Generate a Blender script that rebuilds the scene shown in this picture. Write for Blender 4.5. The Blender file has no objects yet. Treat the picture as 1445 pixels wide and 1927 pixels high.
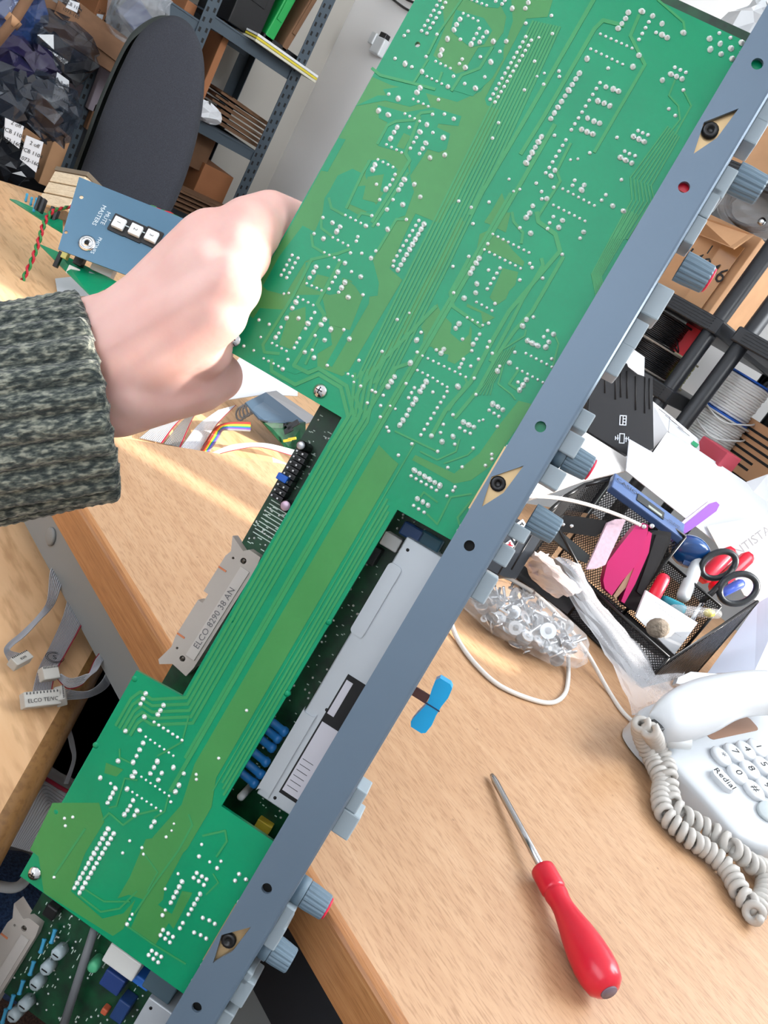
import bpy, bmesh, math, random
import numpy as np
from mathutils import Matrix, Vector
random.seed(7)
S = bpy.context.scene
COL = S.collection
# ---------------------------------------------------------------- camera
PW, PH, FPX = 1445, 1927, 1450.0
CX, CY = 722.5, 963.5
CAMZ = 0.99
PITCH, ROLL, AZ = math.radians(20), math.radians(31.7), math.radians(36)
f0 = np.array([math.cos(AZ), math.sin(AZ), 0]); up = np.array([0, 0, 1.0]); r0 = np.cross(f0, up)
fw = f0*math.cos(PITCH) - up*math.sin(PITCH)
u0 = f0*math.sin(PITCH) + up*math.cos(PITCH)
CR = r0*math.cos(ROLL) + u0*math.sin(ROLL)
CU = -r0*math.sin(ROLL) + u0*math.cos(ROLL)
CC = np.array([0, 0, CAMZ])
cam = bpy.data.cameras.new('camera'); camo = bpy.data.objects.new('camera', cam); COL.objects.link(camo)
cam.sensor_fit = 'VERTICAL'; cam.sensor_height = 36; cam.lens = FPX/PH*36; cam.clip_start = 0.01
M = Matrix(((CR[0], CU[0], -fw[0], CC[0]), (CR[1], CU[1], -fw[1], CC[1]), (CR[2], CU[2], -fw[2], CC[2]), (0, 0, 0, 1)))
camo.matrix_world = M
S.camera = camo
cam.dof.use_dof = False
# ---------------------------------------------------------------- sky, sun, daylight
w = bpy.data.worlds.new('daylight'); S.world = w; w.use_nodes = True
bg = w.node_tree.nodes['Background']; bg.inputs[0].default_value = (0.86, 0.92, 1.0, 1); bg.inputs[1].default_value = 3.7
sun = bpy.data.lights.new('sun', 'SUN'); suno = bpy.data.objects.new('sun', sun); COL.objects.link(suno)
sun.energy = 10.0; sun.angle = math.radians(0.6); sun.color = (1.0, 0.93, 0.84)
SUNV = Vector(r0*0.85 + up*0.50 + f0*0.04).normalized()
suno.rotation_euler = SUNV.to_track_quat('Z', 'Y').to_euler()
def area(name, loc, target, sx, sy, e, col=(1, 1, 1)):
    l = bpy.data.lights.new(name, 'AREA'); l.shape = 'RECTANGLE'; l.size = sx; l.size_y = sy; l.energy = e; l.color = col
    o = bpy.data.objects.new(name, l); COL.objects.link(o); o.location = loc
    o.rotation_euler = (Vector(loc)-Vector(target)).to_track_quat('Z', 'Y').to_euler()
area('window_daylight', (1.22, -.57, 1.85), (1.0, 0.9, 1.0), .9, 1.0, 40, (0.93, 0.97, 1.0))
S.view_settings.view_transform = 'Standard'; S.view_settings.look = 'None'
S.view_settings.exposure = 0.02; S.view_settings.gamma = 1.0; S.view_settings.use_curve_mapping = False
# ---------------------------------------------------------------- from the camera model to places in the room
def ray(x, y): return fw + CR*(x-CX)/FPX - CU*(y-CY)/FPX
def Z(x, y, z=0.73): d = ray(x, y); return Vector(CC + d*(z-CAMZ)/d[2])
def XP(x, y, X): d = ray(x, y); return Vector(CC + d*X/d[0])
def YP(x, y, Y): d = ray(x, y); return Vector(CC + d*Y/d[1])
def D(x, y, z): return Vector(CC + ray(x, y)*z)
def PL(x, y, p, n): d = ray(x, y); p = np.array(p); n = np.array(n); return Vector(CC + d*(((p-CC)@n)/(d@n)))
# ---------------------------------------------------------------- helpers
def tag(o, label=None, cat=None, group=None, kind=None):
    if label: o['label'] = label
    if cat: o['category'] = cat
    if group: o['group'] = group
    if kind: o['kind'] = kind
    return o
def thing(name, label, cat, mat=None, group=None):
    o = bpy.data.objects.new(name, None); COL.objects.link(o); o.empty_display_size = 0.01
    if mat is not None: o.matrix_world = mat if isinstance(mat, Matrix) else Matrix.Translation(mat)
    return tag(o, label, cat, group)
def frame(o, x, z):
    x = Vector(x).normalized(); z = Vector(z); z = (z - x*z.dot(x)).normalized(); y = z.cross(x)
    return Matrix(((x[0], y[0], z[0], o[0]), (x[1], y[1], z[1], o[1]), (x[2], y[2], z[2], o[2]), (0, 0, 0, 1)))
def facing(px, py, depth, ang=0, yaw=0, tilt=0):
    """frame standing at a place, x along the direction `ang` (degrees, photo clockwise), z towards the viewer side"""
    a = math.radians(ang); ex = CR*math.cos(a) - CU*math.sin(a)
    m = frame(D(px, py, depth), ex, -fw)
    return m @ Matrix.Rotation(math.radians(yaw), 4, 'Y') @ Matrix.Rotation(math.radians(tilt), 4, 'X')
class MB:
    def __init__(s): s.v = []; s.f = []; s.sm = []
    def add(s, vs, fs, smooth=False):
        b = len(s.v); s.v += [tuple(v) for v in vs]; s.f += [tuple(i+b for i in f) for f in fs]; s.sm += [smooth]*len(fs); return s
    def box(s, c, d, m=None, bev=0):
        x, y, z = d[0]/2, d[1]/2, d[2]/2
        if bev:
            b = min(bev, x*.9, y*.9, z*.9); pts = []
            bm = bmesh.new(); bmesh.ops.create_cube(bm, size=1)
            for v in bm.verts: v.co = Vector((v.co.x*2*x, v.co.y*2*y, v.co.z*2*z))
            bmesh.ops.bevel(bm, geom=bm.edges[:], offset=b, segments=2, affect='EDGES', profile=.5)
            return s.bm(bm, Matrix.Translation(c) if m is None else m @ Matrix.Translation(c))
        vs = [Vector((sx*x+c[0], sy*y+c[1], sz*z+c[2])) for sx in (-1, 1) for sy in (-1, 1) for sz in (-1, 1)]
        if m is not None: vs = [m @ v for v in vs]
        return s.add(vs, [(0, 1, 3, 2), (4, 6, 7, 5), (0, 4, 5, 1), (2, 3, 7, 6), (0, 2, 6, 4), (1, 5, 7, 3)])
    def bm(s, bm, m=None, smooth=False):
        bm.verts.index_update()
        vs = [(m @ v.co if m is not None else v.co.copy()) for v in bm.verts]
        s.add(vs, [[v.index for v in f.verts] for f in bm.faces], smooth); bm.free(); return s
    def prism(s, pts, z0, z1, m=None):
        n = len(pts)
        if sum(pts[i][0]*pts[(i+1) % n][1]-pts[(i+1) % n][0]*pts[i][1] for i in range(n)) < 0: pts = pts[::-1]
        vs = [Vector((p[0], p[1], z0)) for p in pts] + [Vector((p[0], p[1], z1)) for p in pts]
        if m is not None: vs = [m @ v for v in vs]
        return s.add(vs, [tuple(range(n))[::-1], tuple(range(n, 2*n))] + [(i, (i+1) % n, n+(i+1) % n, n+i) for i in range(n)])
    def tube(s, path, r, n=8, cap=True, closed=False, flat=1.0, upv=None, smooth=True):
        path = [Vector(p) for p in path]; L = len(path)
        rs = r if isinstance(r, (list, tuple)) else [r]*L
        vs = []; pn = None
        for i, p in enumerate(path):
            if closed: t = path[(i+1) % L]-path[i-1]
            else: t = path[min(i+1, L-1)]-path[max(i-1, 0)]
            t = t.normalized() if t.length > 1e-9 else Vector((0, 0, 1))
            if upv is not None: a = Vector(upv)
            elif pn is None: a = Vector((0, 0, 1)) if abs(t.z) < .9 else Vector((1, 0, 0))
            else: a = pn
            a = (a - t*a.dot(t)).normalized(); pn = a; b = t.cross(a)
            for k in range(n):
                th = 2*math.pi*k/n; vs.append(p + a*math.cos(th)*rs[i]*flat + b*math.sin(th)*rs[i])
        fs = []
        for i in range(L if closed else L-1):
            j = (i+1) % L
            for k in range(n): fs.append((i*n+k, i*n+(k+1) % n, j*n+(k+1) % n, j*n+k))
        if cap and not closed: fs += [tuple(range(n))[::-1], tuple(range((L-1)*n, L*n))]
        return s.add(vs, fs, smooth)
    def lathe(s, prof, n=20, m=None, smooth=True):
        vs = []; fs = []
        for r, z in prof:
            for k in range(n):
                v = Vector((r*math.cos(2*math.pi*k/n), r*math.sin(2*math.pi*k/n), z)); vs.append(m @ v if m is not None else v)
        for i in range(len(prof)-1):
            for k in range(n): fs.append((i*n+k, i*n+(k+1) % n, (i+1)*n+(k+1) % n, (i+1)*n+k))
        fs += [tuple(range(n))[::-1], tuple(range((len(prof)-1)*n, len(prof)*n))]
        return s.add(vs, fs, smooth)
    def ribbon(s, path, wvec, t=0.0008):
        """a flat band along path; wvec: half width vector (or one for each point)"""
        L = len(path); vs = []
        for i, p in enumerate(path):
            p = Vector(p); wv = Vector(wvec[i] if isinstance(wvec[0], (list, tuple, Vector)) else wvec)
            tt = (Vector(path[min(i+1, L-1)])-Vector(path[max(i-1, 0)])).normalized(); nn = tt.cross(wv).normalized()*t/2
            vs += [p-wv-nn, p+wv-nn, p+wv+nn, p-wv+nn]
        fs = [(0, 1, 2, 3)[::-1], tuple((L-1)*4+k for k in range(4))]
        for i in range(L-1):
            for k in range(4): fs.append((i*4+k, i*4+(k+1) % 4, i*4+4+(k+1) % 4, i*4+4+k))
        return s.add(vs, fs, False)
    def grid(s, P, smooth=True):
        """P[i][j] points"""
        a, b = len(P), len(P[0])
        return s.add([p for r_ in P for p in r_], [(i*b+j, i*b+j+1, (i+1)*b+j+1, (i+1)*b+j) for i in range(a-1) for j in range(b-1)], smooth)
    def mesh(s, name, mat):
        me = bpy.data.meshes.new(name); me.from_pydata(s.v, [], s.f); me.validate()
        if len(me.polygons) == len(s.sm): me.polygons.foreach_set('use_smooth', s.sm)
        if mat: me.materials.append(mat)
        bm = bmesh.new(); bm.from_mesh(me); bmesh.ops.recalc_face_normals(bm, faces=bm.faces[:]); bm.to_mesh(me); bm.free()
        return me
    def build(s, name, mat, parent=None, m=None):
        return obj(name, s.mesh(name, mat), parent, m)
def obj(name, me, parent=None, m=None):
    o = bpy.data.objects.new(name, me); COL.objects.link(o)
    if parent is not None: o.parent = parent
    if m is not None: o.matrix_local = m
    return o
def copy(o, parent=None, m=None):
    c = o.copy(); COL.objects.link(c); c.parent = parent
    if m is not None: c.matrix_local = m
    return c
def smoothline(pts, n=6, closed=False):
    pts = [Vector(p) for p in pts]; L = len(pts); out = []
    rng = range(L if closed else L-1)
    for i in rng:
        if closed: p0, p1, p2, p3 = pts[i-1], pts[i], pts[(i+1) % L], pts[(i+2) % L]
        else: p0, p1, p2, p3 = pts[max(i-1, 0)], pts[i], pts[i+1], pts[min(i+2, L-1)]
        for k in range(n):
            t = k/n
            out.append(.5*((2*p1)+(p2-p0)*t+(2*p0-5*p1+4*p2-p3)*t*t+(3*p1-p0-3*p2+p3)*t**3))
    if not closed: out.append(pts[-1])
    return out
def plate(name, outer, holes, z0, z1, mat, parent=None, m=None):
    cu = bpy.data.curves.new(name, 'CURVE'); cu.dimensions = '2D'; cu.fill_mode = 'BOTH'
    for pts in [outer]+holes:
        sp = cu.splines.new('POLY'); sp.points.add(len(pts)-1); sp.use_cyclic_u = True
        for i, p in enumerate(pts): sp.points[i].co = (p[0], p[1], 0, 1)
    cu.extrude = (z1-z0)/2
    t = bpy.data.objects.new(name, cu); COL.objects.link(t)
    dg = bpy.context.evaluated_depsgraph_get(); me = bpy.data.meshes.new_from_object(t.evaluated_get(dg))
    bpy.data.objects.remove(t); bpy.data.curves.remove(cu)
    me.transform(Matrix.Translation((0, 0, (z0+z1)/2))); me.materials.clear(); me.materials.append(mat)
    return obj(name, me, parent, m)
_txt = {}
def text(body, size, mat, parent, m, name='lettering', align='CENTER', ext=0.0):
    cu = bpy.data.curves.new('t', 'FONT'); cu.body = body; cu.size = size; cu.align_x = align; cu.align_y = 'CENTER'; cu.extrude = ext; cu.resolution_u = 2
    t = bpy.data.objects.new('t', cu); COL.objects.link(t)
    dg = bpy.context.evaluated_depsgraph_get(); me = bpy.data.meshes.new_from_object(t.evaluated_get(dg)); me.name = name
    bpy.data.objects.remove(t); bpy.data.curves.remove(cu); me.materials.clear(); me.materials.append(mat)
    return obj(name, me, parent, m)
def circ(x, y, r, n=20): return [(x+r*math.cos(2*math.pi*k/n), y+r*math.sin(2*math.pi*k/n)) for k in range(n)]
def rrect(x0, y0, x1, y1, r, n=4):
    o = []
    for cx, cy, a in ((x1-r, y1-r, 0), (x0+r, y1-r, 90), (x0+r, y0+r, 180), (x1-r, y0+r, 270)):
        for k in range(n+1):
            t = math.radians(a+90*k/n); o.append((cx+r*math.cos(t), cy+r*math.sin(t)))
    return o
TR = Matrix.Translation
def RX(a): return Matrix.Rotation(math.radians(a), 4, 'X')
def RY(a): return Matrix.Rotation(math.radians(a), 4, 'Y')
def RZ(a): return Matrix.Rotation(math.radians(a), 4, 'Z')
# ---------------------------------------------------------------- materials
def srgb(r, g, b): return tuple(((c/255)/12.92 if c/255 <= .04045 else ((c/255+.055)/1.055)**2.4) for c in (r, g, b))+(1,)
_m = {}
def mat(name, rgb, rough=.5, metal=0, trans=0, alpha=1, spec=.5, sss=0, coat=0, noise=0, nscale=40, bump=0, bscale=80, var=None, stretch=None, ior=1.45, emit=0):
    if name in _m: return _m[name]
    m = bpy.data.materials.new(name); m.use_nodes = True; nt = m.node_tree; b = nt.nodes['Principled BSDF']
    c = srgb(*rgb); b.inputs['Base Color'].default_value = c; b.inputs['Roughness'].default_value = rough; b.inputs['Metallic'].default_value = metal
    b.inputs['Transmission Weight'].default_value = trans; b.inputs['Alpha'].default_value = alpha; b.inputs['Specular IOR Level'].default_value = spec
    b.inputs['IOR'].default_value = ior
    if sss: b.inputs['Subsurface Weight'].default_value = sss; b.inputs['Subsurface Radius'].default_value = (.012, .004, .002); b.inputs['Subsurface Scale'].default_value = .5
    if coat: b.inputs['Coat Weight'].default_value = coat; b.inputs['Coat Roughness'].default_value = .15
    if noise or bump:
        tc = nt.nodes.new('ShaderNodeTexCoord'); mp = nt.nodes.new('ShaderNodeMapping'); nt.links.new(tc.outputs['Object'], mp.inputs[0])
        if stretch: mp.inputs['Scale'].default_value = stretch
    if noise:
        n = nt.nodes.new('ShaderNodeTexNoise'); n.inputs['Scale'].default_value = nscale; n.inputs['Detail'].default_value = 5; nt.links.new(mp.outputs[0], n.inputs['Vector'])
        r = nt.nodes.new('ShaderNodeValToRGB'); r.color_ramp.elements[0].position = .3; r.color_ramp.elements[1].position = .7
        k = srgb(*var) if var else tuple(x*(1-noise) for x in c[:3])+(1,)
        r.color_ramp.elements[0].color = k; r.color_ramp.elements[1].color = c
        nt.links.new(n.outputs['Fac'], r.inputs[0]); nt.links.new(r.outputs[0], b.inputs['Base Color'])
    if bump:
        n2 = nt.nodes.new('ShaderNodeTexNoise'); n2.inputs['Scale'].default_value = bscale; n2.inputs['Detail'].default_value = 4; nt.links.new(mp.outputs[0], n2.inputs['Vector'])
        bp = nt.nodes.new('ShaderNodeBump'); bp.inputs['Strength'].default_value = bump; bp.inputs['Distance'].default_value = .002
        nt.links.new(n2.outputs['Fac'], bp.inputs['Height']); nt.links.new(bp.outputs[0], b.inputs['Normal'])
    if emit: b.inputs['Emission Color'].default_value = c; b.inputs['Emission Strength'].default_value = emit
    _m[name] = m; return m
def wood(name, c1, c2, c3, stretch, scale=6, rough=.42, speck=0):
    m = bpy.data.materials.new(name); m.use_nodes = True; nt = m.node_tree; b = nt.nodes['Principled BSDF']
    tc = nt.nodes.new('ShaderNodeTexCoord'); mp = nt.nodes.new('ShaderNodeMapping'); mp.inputs['Scale'].default_value = stretch
    nt.links.new(tc.outputs['Object'], mp.inputs[0])
    n = nt.nodes.new('ShaderNodeTexNoise'); n.inputs['Scale'].default_value = scale; n.inputs['Detail'].default_value = 6; n.inputs['Roughness'].default_value = .65
    nt.links.new(mp.outputs[0], n.inputs['Vector'])
    r = nt.nodes.new('ShaderNodeValToRGB'); e = r.color_ramp.elements; e[0].position = .3; e[0].color = srgb(*c1); e[1].position = .72; e[1].color = srgb(*c3)
    x = e.new(.5); x.color = srgb(*c2); nt.links.new(n.outputs['Fac'], r.inputs[0])
    n2 = nt.nodes.new('ShaderNodeTexNoise'); n2.inputs['Scale'].default_value = scale*7; n2.inputs['Detail'].default_value = 3; nt.links.new(mp.outputs[0], n2.inputs['Vector'])
    r2 = nt.nodes.new('ShaderNodeValToRGB'); r2.color_ramp.elements[0].position = .34; r2.color_ramp.elements[0].color = (.72, .66, .6, 1); r2.color_ramp.elements[1].position = .5; r2.color_ramp.elements[1].color = (1, 1, 1, 1)
    nt.links.new(n2.outputs['Fac'], r2.inputs[0])
    mx = nt.nodes.new('ShaderNodeMixRGB'); mx.blend_type = 'MULTIPLY'; mx.inputs[0].default_value = .8; nt.links.new(r.outputs[0], mx.inputs[1]); nt.links.new(r2.outputs[0], mx.inputs[2])
    out = mx.outputs[0]
    if speck:
        n3 = nt.nodes.new('ShaderNodeTexVoronoi'); n3.inputs['Scale'].default_value = 38; nt.links.new(tc.outputs['Object'], n3.inputs['Vector'])
        r3 = nt.nodes.new('ShaderNodeValToRGB'); r3.color_ramp.elements[0].position = .0; r3.color_ramp.elements[0].color = (.25, .2, .16, 1); r3.color_ramp.elements[1].position = .045; r3.color_ramp.elements[1].color = (1, 1, 1, 1)
        nt.links.new(n3.outputs['Distance'], r3.inputs[0])
        m3 = nt.nodes.new('ShaderNodeMixRGB'); m3.blend_type = 'MULTIPLY'; m3.inputs[0].default_value = speck; nt.links.new(out, m3.inputs[1]); nt.links.new(r3.outputs[0], m3.inputs[2]); out = m3.outputs[0]
    nt.links.new(out, b.inputs['Base Color']); b.inputs['Roughness'].default_value = rough
    bp = nt.nodes.new('ShaderNodeBump'); bp.inputs['Strength'].default_value = .12; bp.inputs['Distance'].default_value = .001; nt.links.new(n2.outputs['Fac'], bp.inputs['Height']); nt.links.new(bp.outputs[0], b.inputs['Normal'])
    return m
BLACK = mat('black_plastic', (22, 22, 24), .35)
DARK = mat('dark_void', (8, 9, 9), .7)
INK = mat('black_ink', (16, 16, 18), .6)
WHITE = mat('white_plastic', (214, 218, 220), .3, noise=.06, nscale=9)
PAPER = mat('white_paper', (208, 211, 216), .7)
CARD = mat('brown_cardboard', (186, 142, 104), .8, noise=.14, nscale=30)
CARD2 = mat('dark_cardboard', (120, 88, 64), .85, noise=.2, nscale=25)
CHROME = mat('chrome', (215, 218, 222), .12, 1)
SOLDER = mat('solder', (238, 240, 240), .3, .45, spec=.8)
RED = mat('red_plastic', (214, 26, 52), .32)
FILM = mat('clear_film', (240, 242, 246), .08, trans=.0, alpha=.2, bump=.7, bscale=45, spec=1.0)
def knob_mat(): return mat('blue_grey_plastic', (112, 133, 148), .42)
# ================================================================ room shell
XW, YW, YS = 1.7, 2.4, -.6
M_wall = mat('white_wall_paint', (248, 247, 246), .85, bump=.05, bscale=300)
M_carpet = mat('brown_carpet', (92, 66, 54), .95, noise=.55, nscale=420, var=(40, 27, 24), bump=1.0, bscale=420)
def struct(name, mb, m): return tag(mb.build(name, m), kind='structure')
struct('floor', MB().box((0.4, 0.9, -.02), (4.2, 4.4, .04)), M_carpet)
struct('wall_back', MB().box((XW/2-.6, YW+.05, 1.4), (XW+2.5, .1, 2.8)), mat('grey_wall_paint', (188, 184, 176), .85))
struct('wall_right', MB().box((XW+.05, (YW+YS)/2, 1.4), (.1, YW-YS+.2, 2.8)), M_wall)
# window wall on the right, behind the person: a narrow pane, a slit and a wide pane, unseen and shaped to place the sun patches
wm = MB()
def wp(x0, x1, z0, z1): wm.box(((x0+x1)/2, YS-.04, (z0+z1)/2), (x1-x0, .08, z1-z0))
wp(-1.1, XW, 0, 1.31); wp(-1.1, XW, 2.4, 2.8); wp(-1.1, .775, 1.31, 2.4); wp(.775, .93, 1.31, 1.525); wp(.93, 1.172, 1.31, 2.4); wp(1.685, XW, 1.31, 2.4)
struct('wall_window', wm, M_wall)
struct('window_1', MB().box((1.262, YS-.03, 1.855), (.036, .05, 1.09)).box((1.43, YS-.03, 1.325), (.51, .05, .03)), mat('white_window_frame', (225, 226, 226), .4))
# unseen wall behind the person; its long window is added to light the board, sill raised to dim the lower part
struct('ceiling', MB().box((.3, .9, 2.85), (3.2, 3.6, .1)), M_wall)
struct('wall_left', MB().box((-1.05, (YW+YS)/2, .63), (.1, YW-YS+.1, 1.26)).box((-1.05, (YW+YS)/2, 2.65), (.1, YW-YS+.1, .3)).box((-1.05, YW-.25, 1.7), (.1, .6, 1.9)), M_wall)
# ---------------------------------------------------------------- main desk
DZ, DX0, DY1 = .73, .246, .485
deskwood = wood('desk_beech_laminate', (182, 142, 107), (191, 152, 116), (199, 162, 127), (2.2, .30, 2), 60, .38, speck=.75)
edgewood_shaded = wood('shaded_beech_edge', (158, 106, 62), (176, 122, 76), (188, 138, 90), (40, 1.2, 40), 9, .36)  # edge wood tone lowered to paint in the shade on the lip
dk = thing('desk', 'beech laminate desk with the red screwdriver and white telephone on it', 'desk', Vector((DX0+.45, 0, 0)))
def loc(o, mb, name, m): return mb.build(name, m, o, o.matrix_world.inverted())
DX1, DY0 = 1.16, -.55
loc(dk, MB().box(((DX0+DX1)/2+.003, (DY0+DY1)/2, DZ-.0125), (DX1-DX0-.006, DY1-DY0, .025)), 'desk_top', deskwood)
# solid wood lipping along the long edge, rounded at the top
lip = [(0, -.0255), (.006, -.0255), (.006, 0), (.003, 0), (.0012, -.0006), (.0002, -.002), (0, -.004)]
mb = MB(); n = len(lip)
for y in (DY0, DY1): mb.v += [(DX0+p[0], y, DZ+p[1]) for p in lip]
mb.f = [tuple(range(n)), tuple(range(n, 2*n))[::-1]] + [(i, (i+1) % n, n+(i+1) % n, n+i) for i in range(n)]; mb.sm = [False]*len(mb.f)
loc(dk, mb, 'edge_lipping', edgewood_shaded)
M_frame = mat('grey_steel_paint', (128, 130, 130), .45, spec=.4)
M_under = mat('black_steel_frame', (34, 35, 38), .5)
loc(dk, MB().box((DX0+.012, .36, DZ-.0255-.014), (.022, .25, .028)), 'frame_rail', M_frame)
loc(dk, MB().box((DX0+.03, -.3, DZ-.0255-.03), (.03, .9, .06)), 'frame_rail', M_under)
for y in (DY0+.1, .10): loc(dk, MB().box((DX0+.05, y, (DZ-.08)/2), (.04, .05, DZ-.08)), 'leg', M_frame)
for y in (DY0+.1, DY1-.05): loc(dk, MB().box((DX1-.06, y, (DZ-.03)/2), (.04, .05, DZ-.03)), 'leg', M_frame)
p = XP(100, 997, DX0); loc(dk, MB().lathe([(.0062, 0), (.0062, .0012), (.005, .002), (.001, .002)], 16, TR((DX0+.001, p.y, DZ-.036)) @ RY(-90)), 'bolt_cap', M_frame)
# ---------------------------------------------------------------- the second desk behind on the left
deskwood2 = wood('pale_beech_laminate', (208, 162, 118), (218, 176, 132), (228, 190, 148), (1.5, .3, 2), 14, .45)
LZ = .665
a, b = Z(190, 1196, LZ), Z(0, 1532, LZ)
ev = (b-a).normalized()
q0 = a - ev*.02; q1 = b + ev*.22
c0 = Z(95, 368, LZ); c1 = Z(-160, 290, LZ)
q0 = a - ev*.10
poly = [q0, q1, q1+Vector((-.3, .35, 0)), Vector((c1.x-.15, c1.y-.06, LZ)), c0, Vector((c0.x+.06, c0.y-.02, LZ)), Vector((.78, 1.12, LZ)), Vector((1.02, 1.05, LZ)), Vector((1.02, .52, LZ)), Vector((.60, .50, LZ)), Vector((q0.x+.06, q0.y+.02, LZ))]
ld = thing('desk', 'pale beech desk behind, with ribbon cables hanging over its rounded front edge', 'desk', Vector((.3, .8, 0)))
loc(ld, MB().prism([(p.x, p.y) for p in poly], LZ-.022, LZ), 'desk_top', deskwood2)
nrm = Vector((ev.y, -ev.x, 0));  nrm = nrm if nrm.dot(Vector((0, -1, 0))) > 0 else -nrm
mb = MB(); pr = [(0, 0)]+[(.011*math.sin(t), -.011+.011*math.cos(t)) for t in [i*math.pi/10 for i in range(11)]]
k = len(pr)
for P in (q0, q1): mb.v += [tuple(P+nrm*x+Vector((0, 0, z))) for x, z in pr]
mb.f = [(i, i+1, k+i+1, k+i) for i in range(k-1)]; mb.sm = [True]*len(mb.f)
loc(ld, mb, 'rounded_edge', wood('brown_beech_edge', (120, 86, 46), (132, 96, 54), (142, 104, 60), (6, 6, 20), 6, .35))
for x, y in ((.80, .56), (.95, .60), (.95, 1.0), (.2, .9)): loc(ld, MB().box((x, y, .32), (.04, .04, .64)), 'leg', M_under)
# skirting and wall fittings
bx = XP(718, 92, XW)
wb = thing('wall_socket_box', 'small white fitting on the white wall left of the circuit board', 'wall fitting', frame(bx, (0, 1, 0), (-1, 0, 0)))
MB().box((0, 0, .012), (.05, .05, .024), bev=.004).build('body', WHITE, wb); MB().box((.0, -.032, .010), (.03, .016, .02), bev=.002).build('plug', BLACK, wb)
MB().box((0.03, -.012, .02), (.024, .034, .018), bev=.003).build('adapter', WHITE, wb)
for i, pts in enumerate([[(700, -40), (735, -5), (770, 20), (800, 24)], [(735, -30), (762, -3), (800, 12)]]):
    o = MB().tube(smoothline([XP(x, y, XW-.012) for x, y in pts]), .0035, 6).build('cable', BLACK)
    tag(o, ['longer black cable drooping against the white wall at the top edge', 'shorter black cable above the other on the white wall'][i], 'cable', 'black cables on the wall')
# ================================================================ the module held in the hand
nB = -fw + CR*(-.15) + CU*.01; nB /= np.linalg.norm(nB)
PB = CC + ray(700, 900)*.30
def hitB(x, y, h=0.0): d = ray(x, y); return CC + d*(((PB+nB*h-CC)@nB)/(d@nB))
_l = sum((lambda v: v/np.linalg.norm(v))(hitB(*q)-hitB(*p)) for p, q in [((775, 0), (420, 652)), ((255, 1265), (40, 1645)), ((1357, 200), (346, 1871))])
e1 = -_l/np.linalg.norm(_l); e2 = np.cross(e1, nB)
MODM = frame(PB, e2, nB)
def B(x, y, h=0.0):
    p = hitB(x, y, h)-PB; return (float(p@e2), float(p@e1))
mod = thing('mixer_module', 'mixing console module with a large green circuit board, held upright by the hand', 'circuit board', MODM)
def crop(x0, y0, s, pts): return [(x0+p[0]/s, y0+p[1]/s) + tuple(p[2:]) for p in pts]
CR_ = {'A': (700, 0, 3.8026), 'B': (980, 0, 3.1075), 'C': (420, 400, 3.6125), 'D': (760, 400, 3.4405), 'E': (560, 180, 4.25), 'F': (600, 700, 3.1413), 'G': (50, 1240, 3.0745), 'H': (50, 1540, 3.0745), 'P': (0, 0, 1)}
def q(c, x, y): c = CR_[c]; return (c[0]+x/c[2], c[1]+y/c[2])
def board_mat(name, rgb, var, rough=.3, tr=0):
    m = mat(name, rgb, rough, coat=.12, spec=.3, noise=.2, nscale=26, var=var, bump=.04, bscale=300); return m
M_mask = board_mat('green_solder_mask', (0, 146, 100), (0, 134, 92))
M_pour = board_mat('olive_masked_copper', (70, 143, 78), (62, 133, 70))
M_trace = board_mat('masked_copper_trace', (60, 150, 92), (52, 142, 84))
M_pcbedge = M_mask
# --- outline of the solder side board
U0, U1 = -.2168, .2066
out = [(-.0798, U1), (-.0798, .0148), (-.0605, .0148), (-.0225, .0145), (-.0225, -.1145), (-.0444, -.1162), (-.0444, U0), (.0398, U0), (.0398, -.1434), (.0137, -.1434), (.0148, -.0055), (.0398, -.0050), (.0398, U1)]
holes = [circ(*B(*q('A', 325, 318)), .0011, 10), circ(*B(*q('C', 527, 228)), .0012, 10), circ(*B(*q('C', 365, 510)), .0012, 10)]
pcb = plate('solder_side_board', out, holes, -.0016, 0, M_mask, mod); pcb['label'] = 'green board seen from its solder side'
def inside(x, y):
    c = False; n = len(out)
    for i in range(n):
        x0, y0 = out[i]; x1, y1 = out[i-1]
        if (y0 > y) != (y1 > y) and x < (x1-x0)*(y-y0)/(y1-y0)+x0: c = not c
    return c
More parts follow.
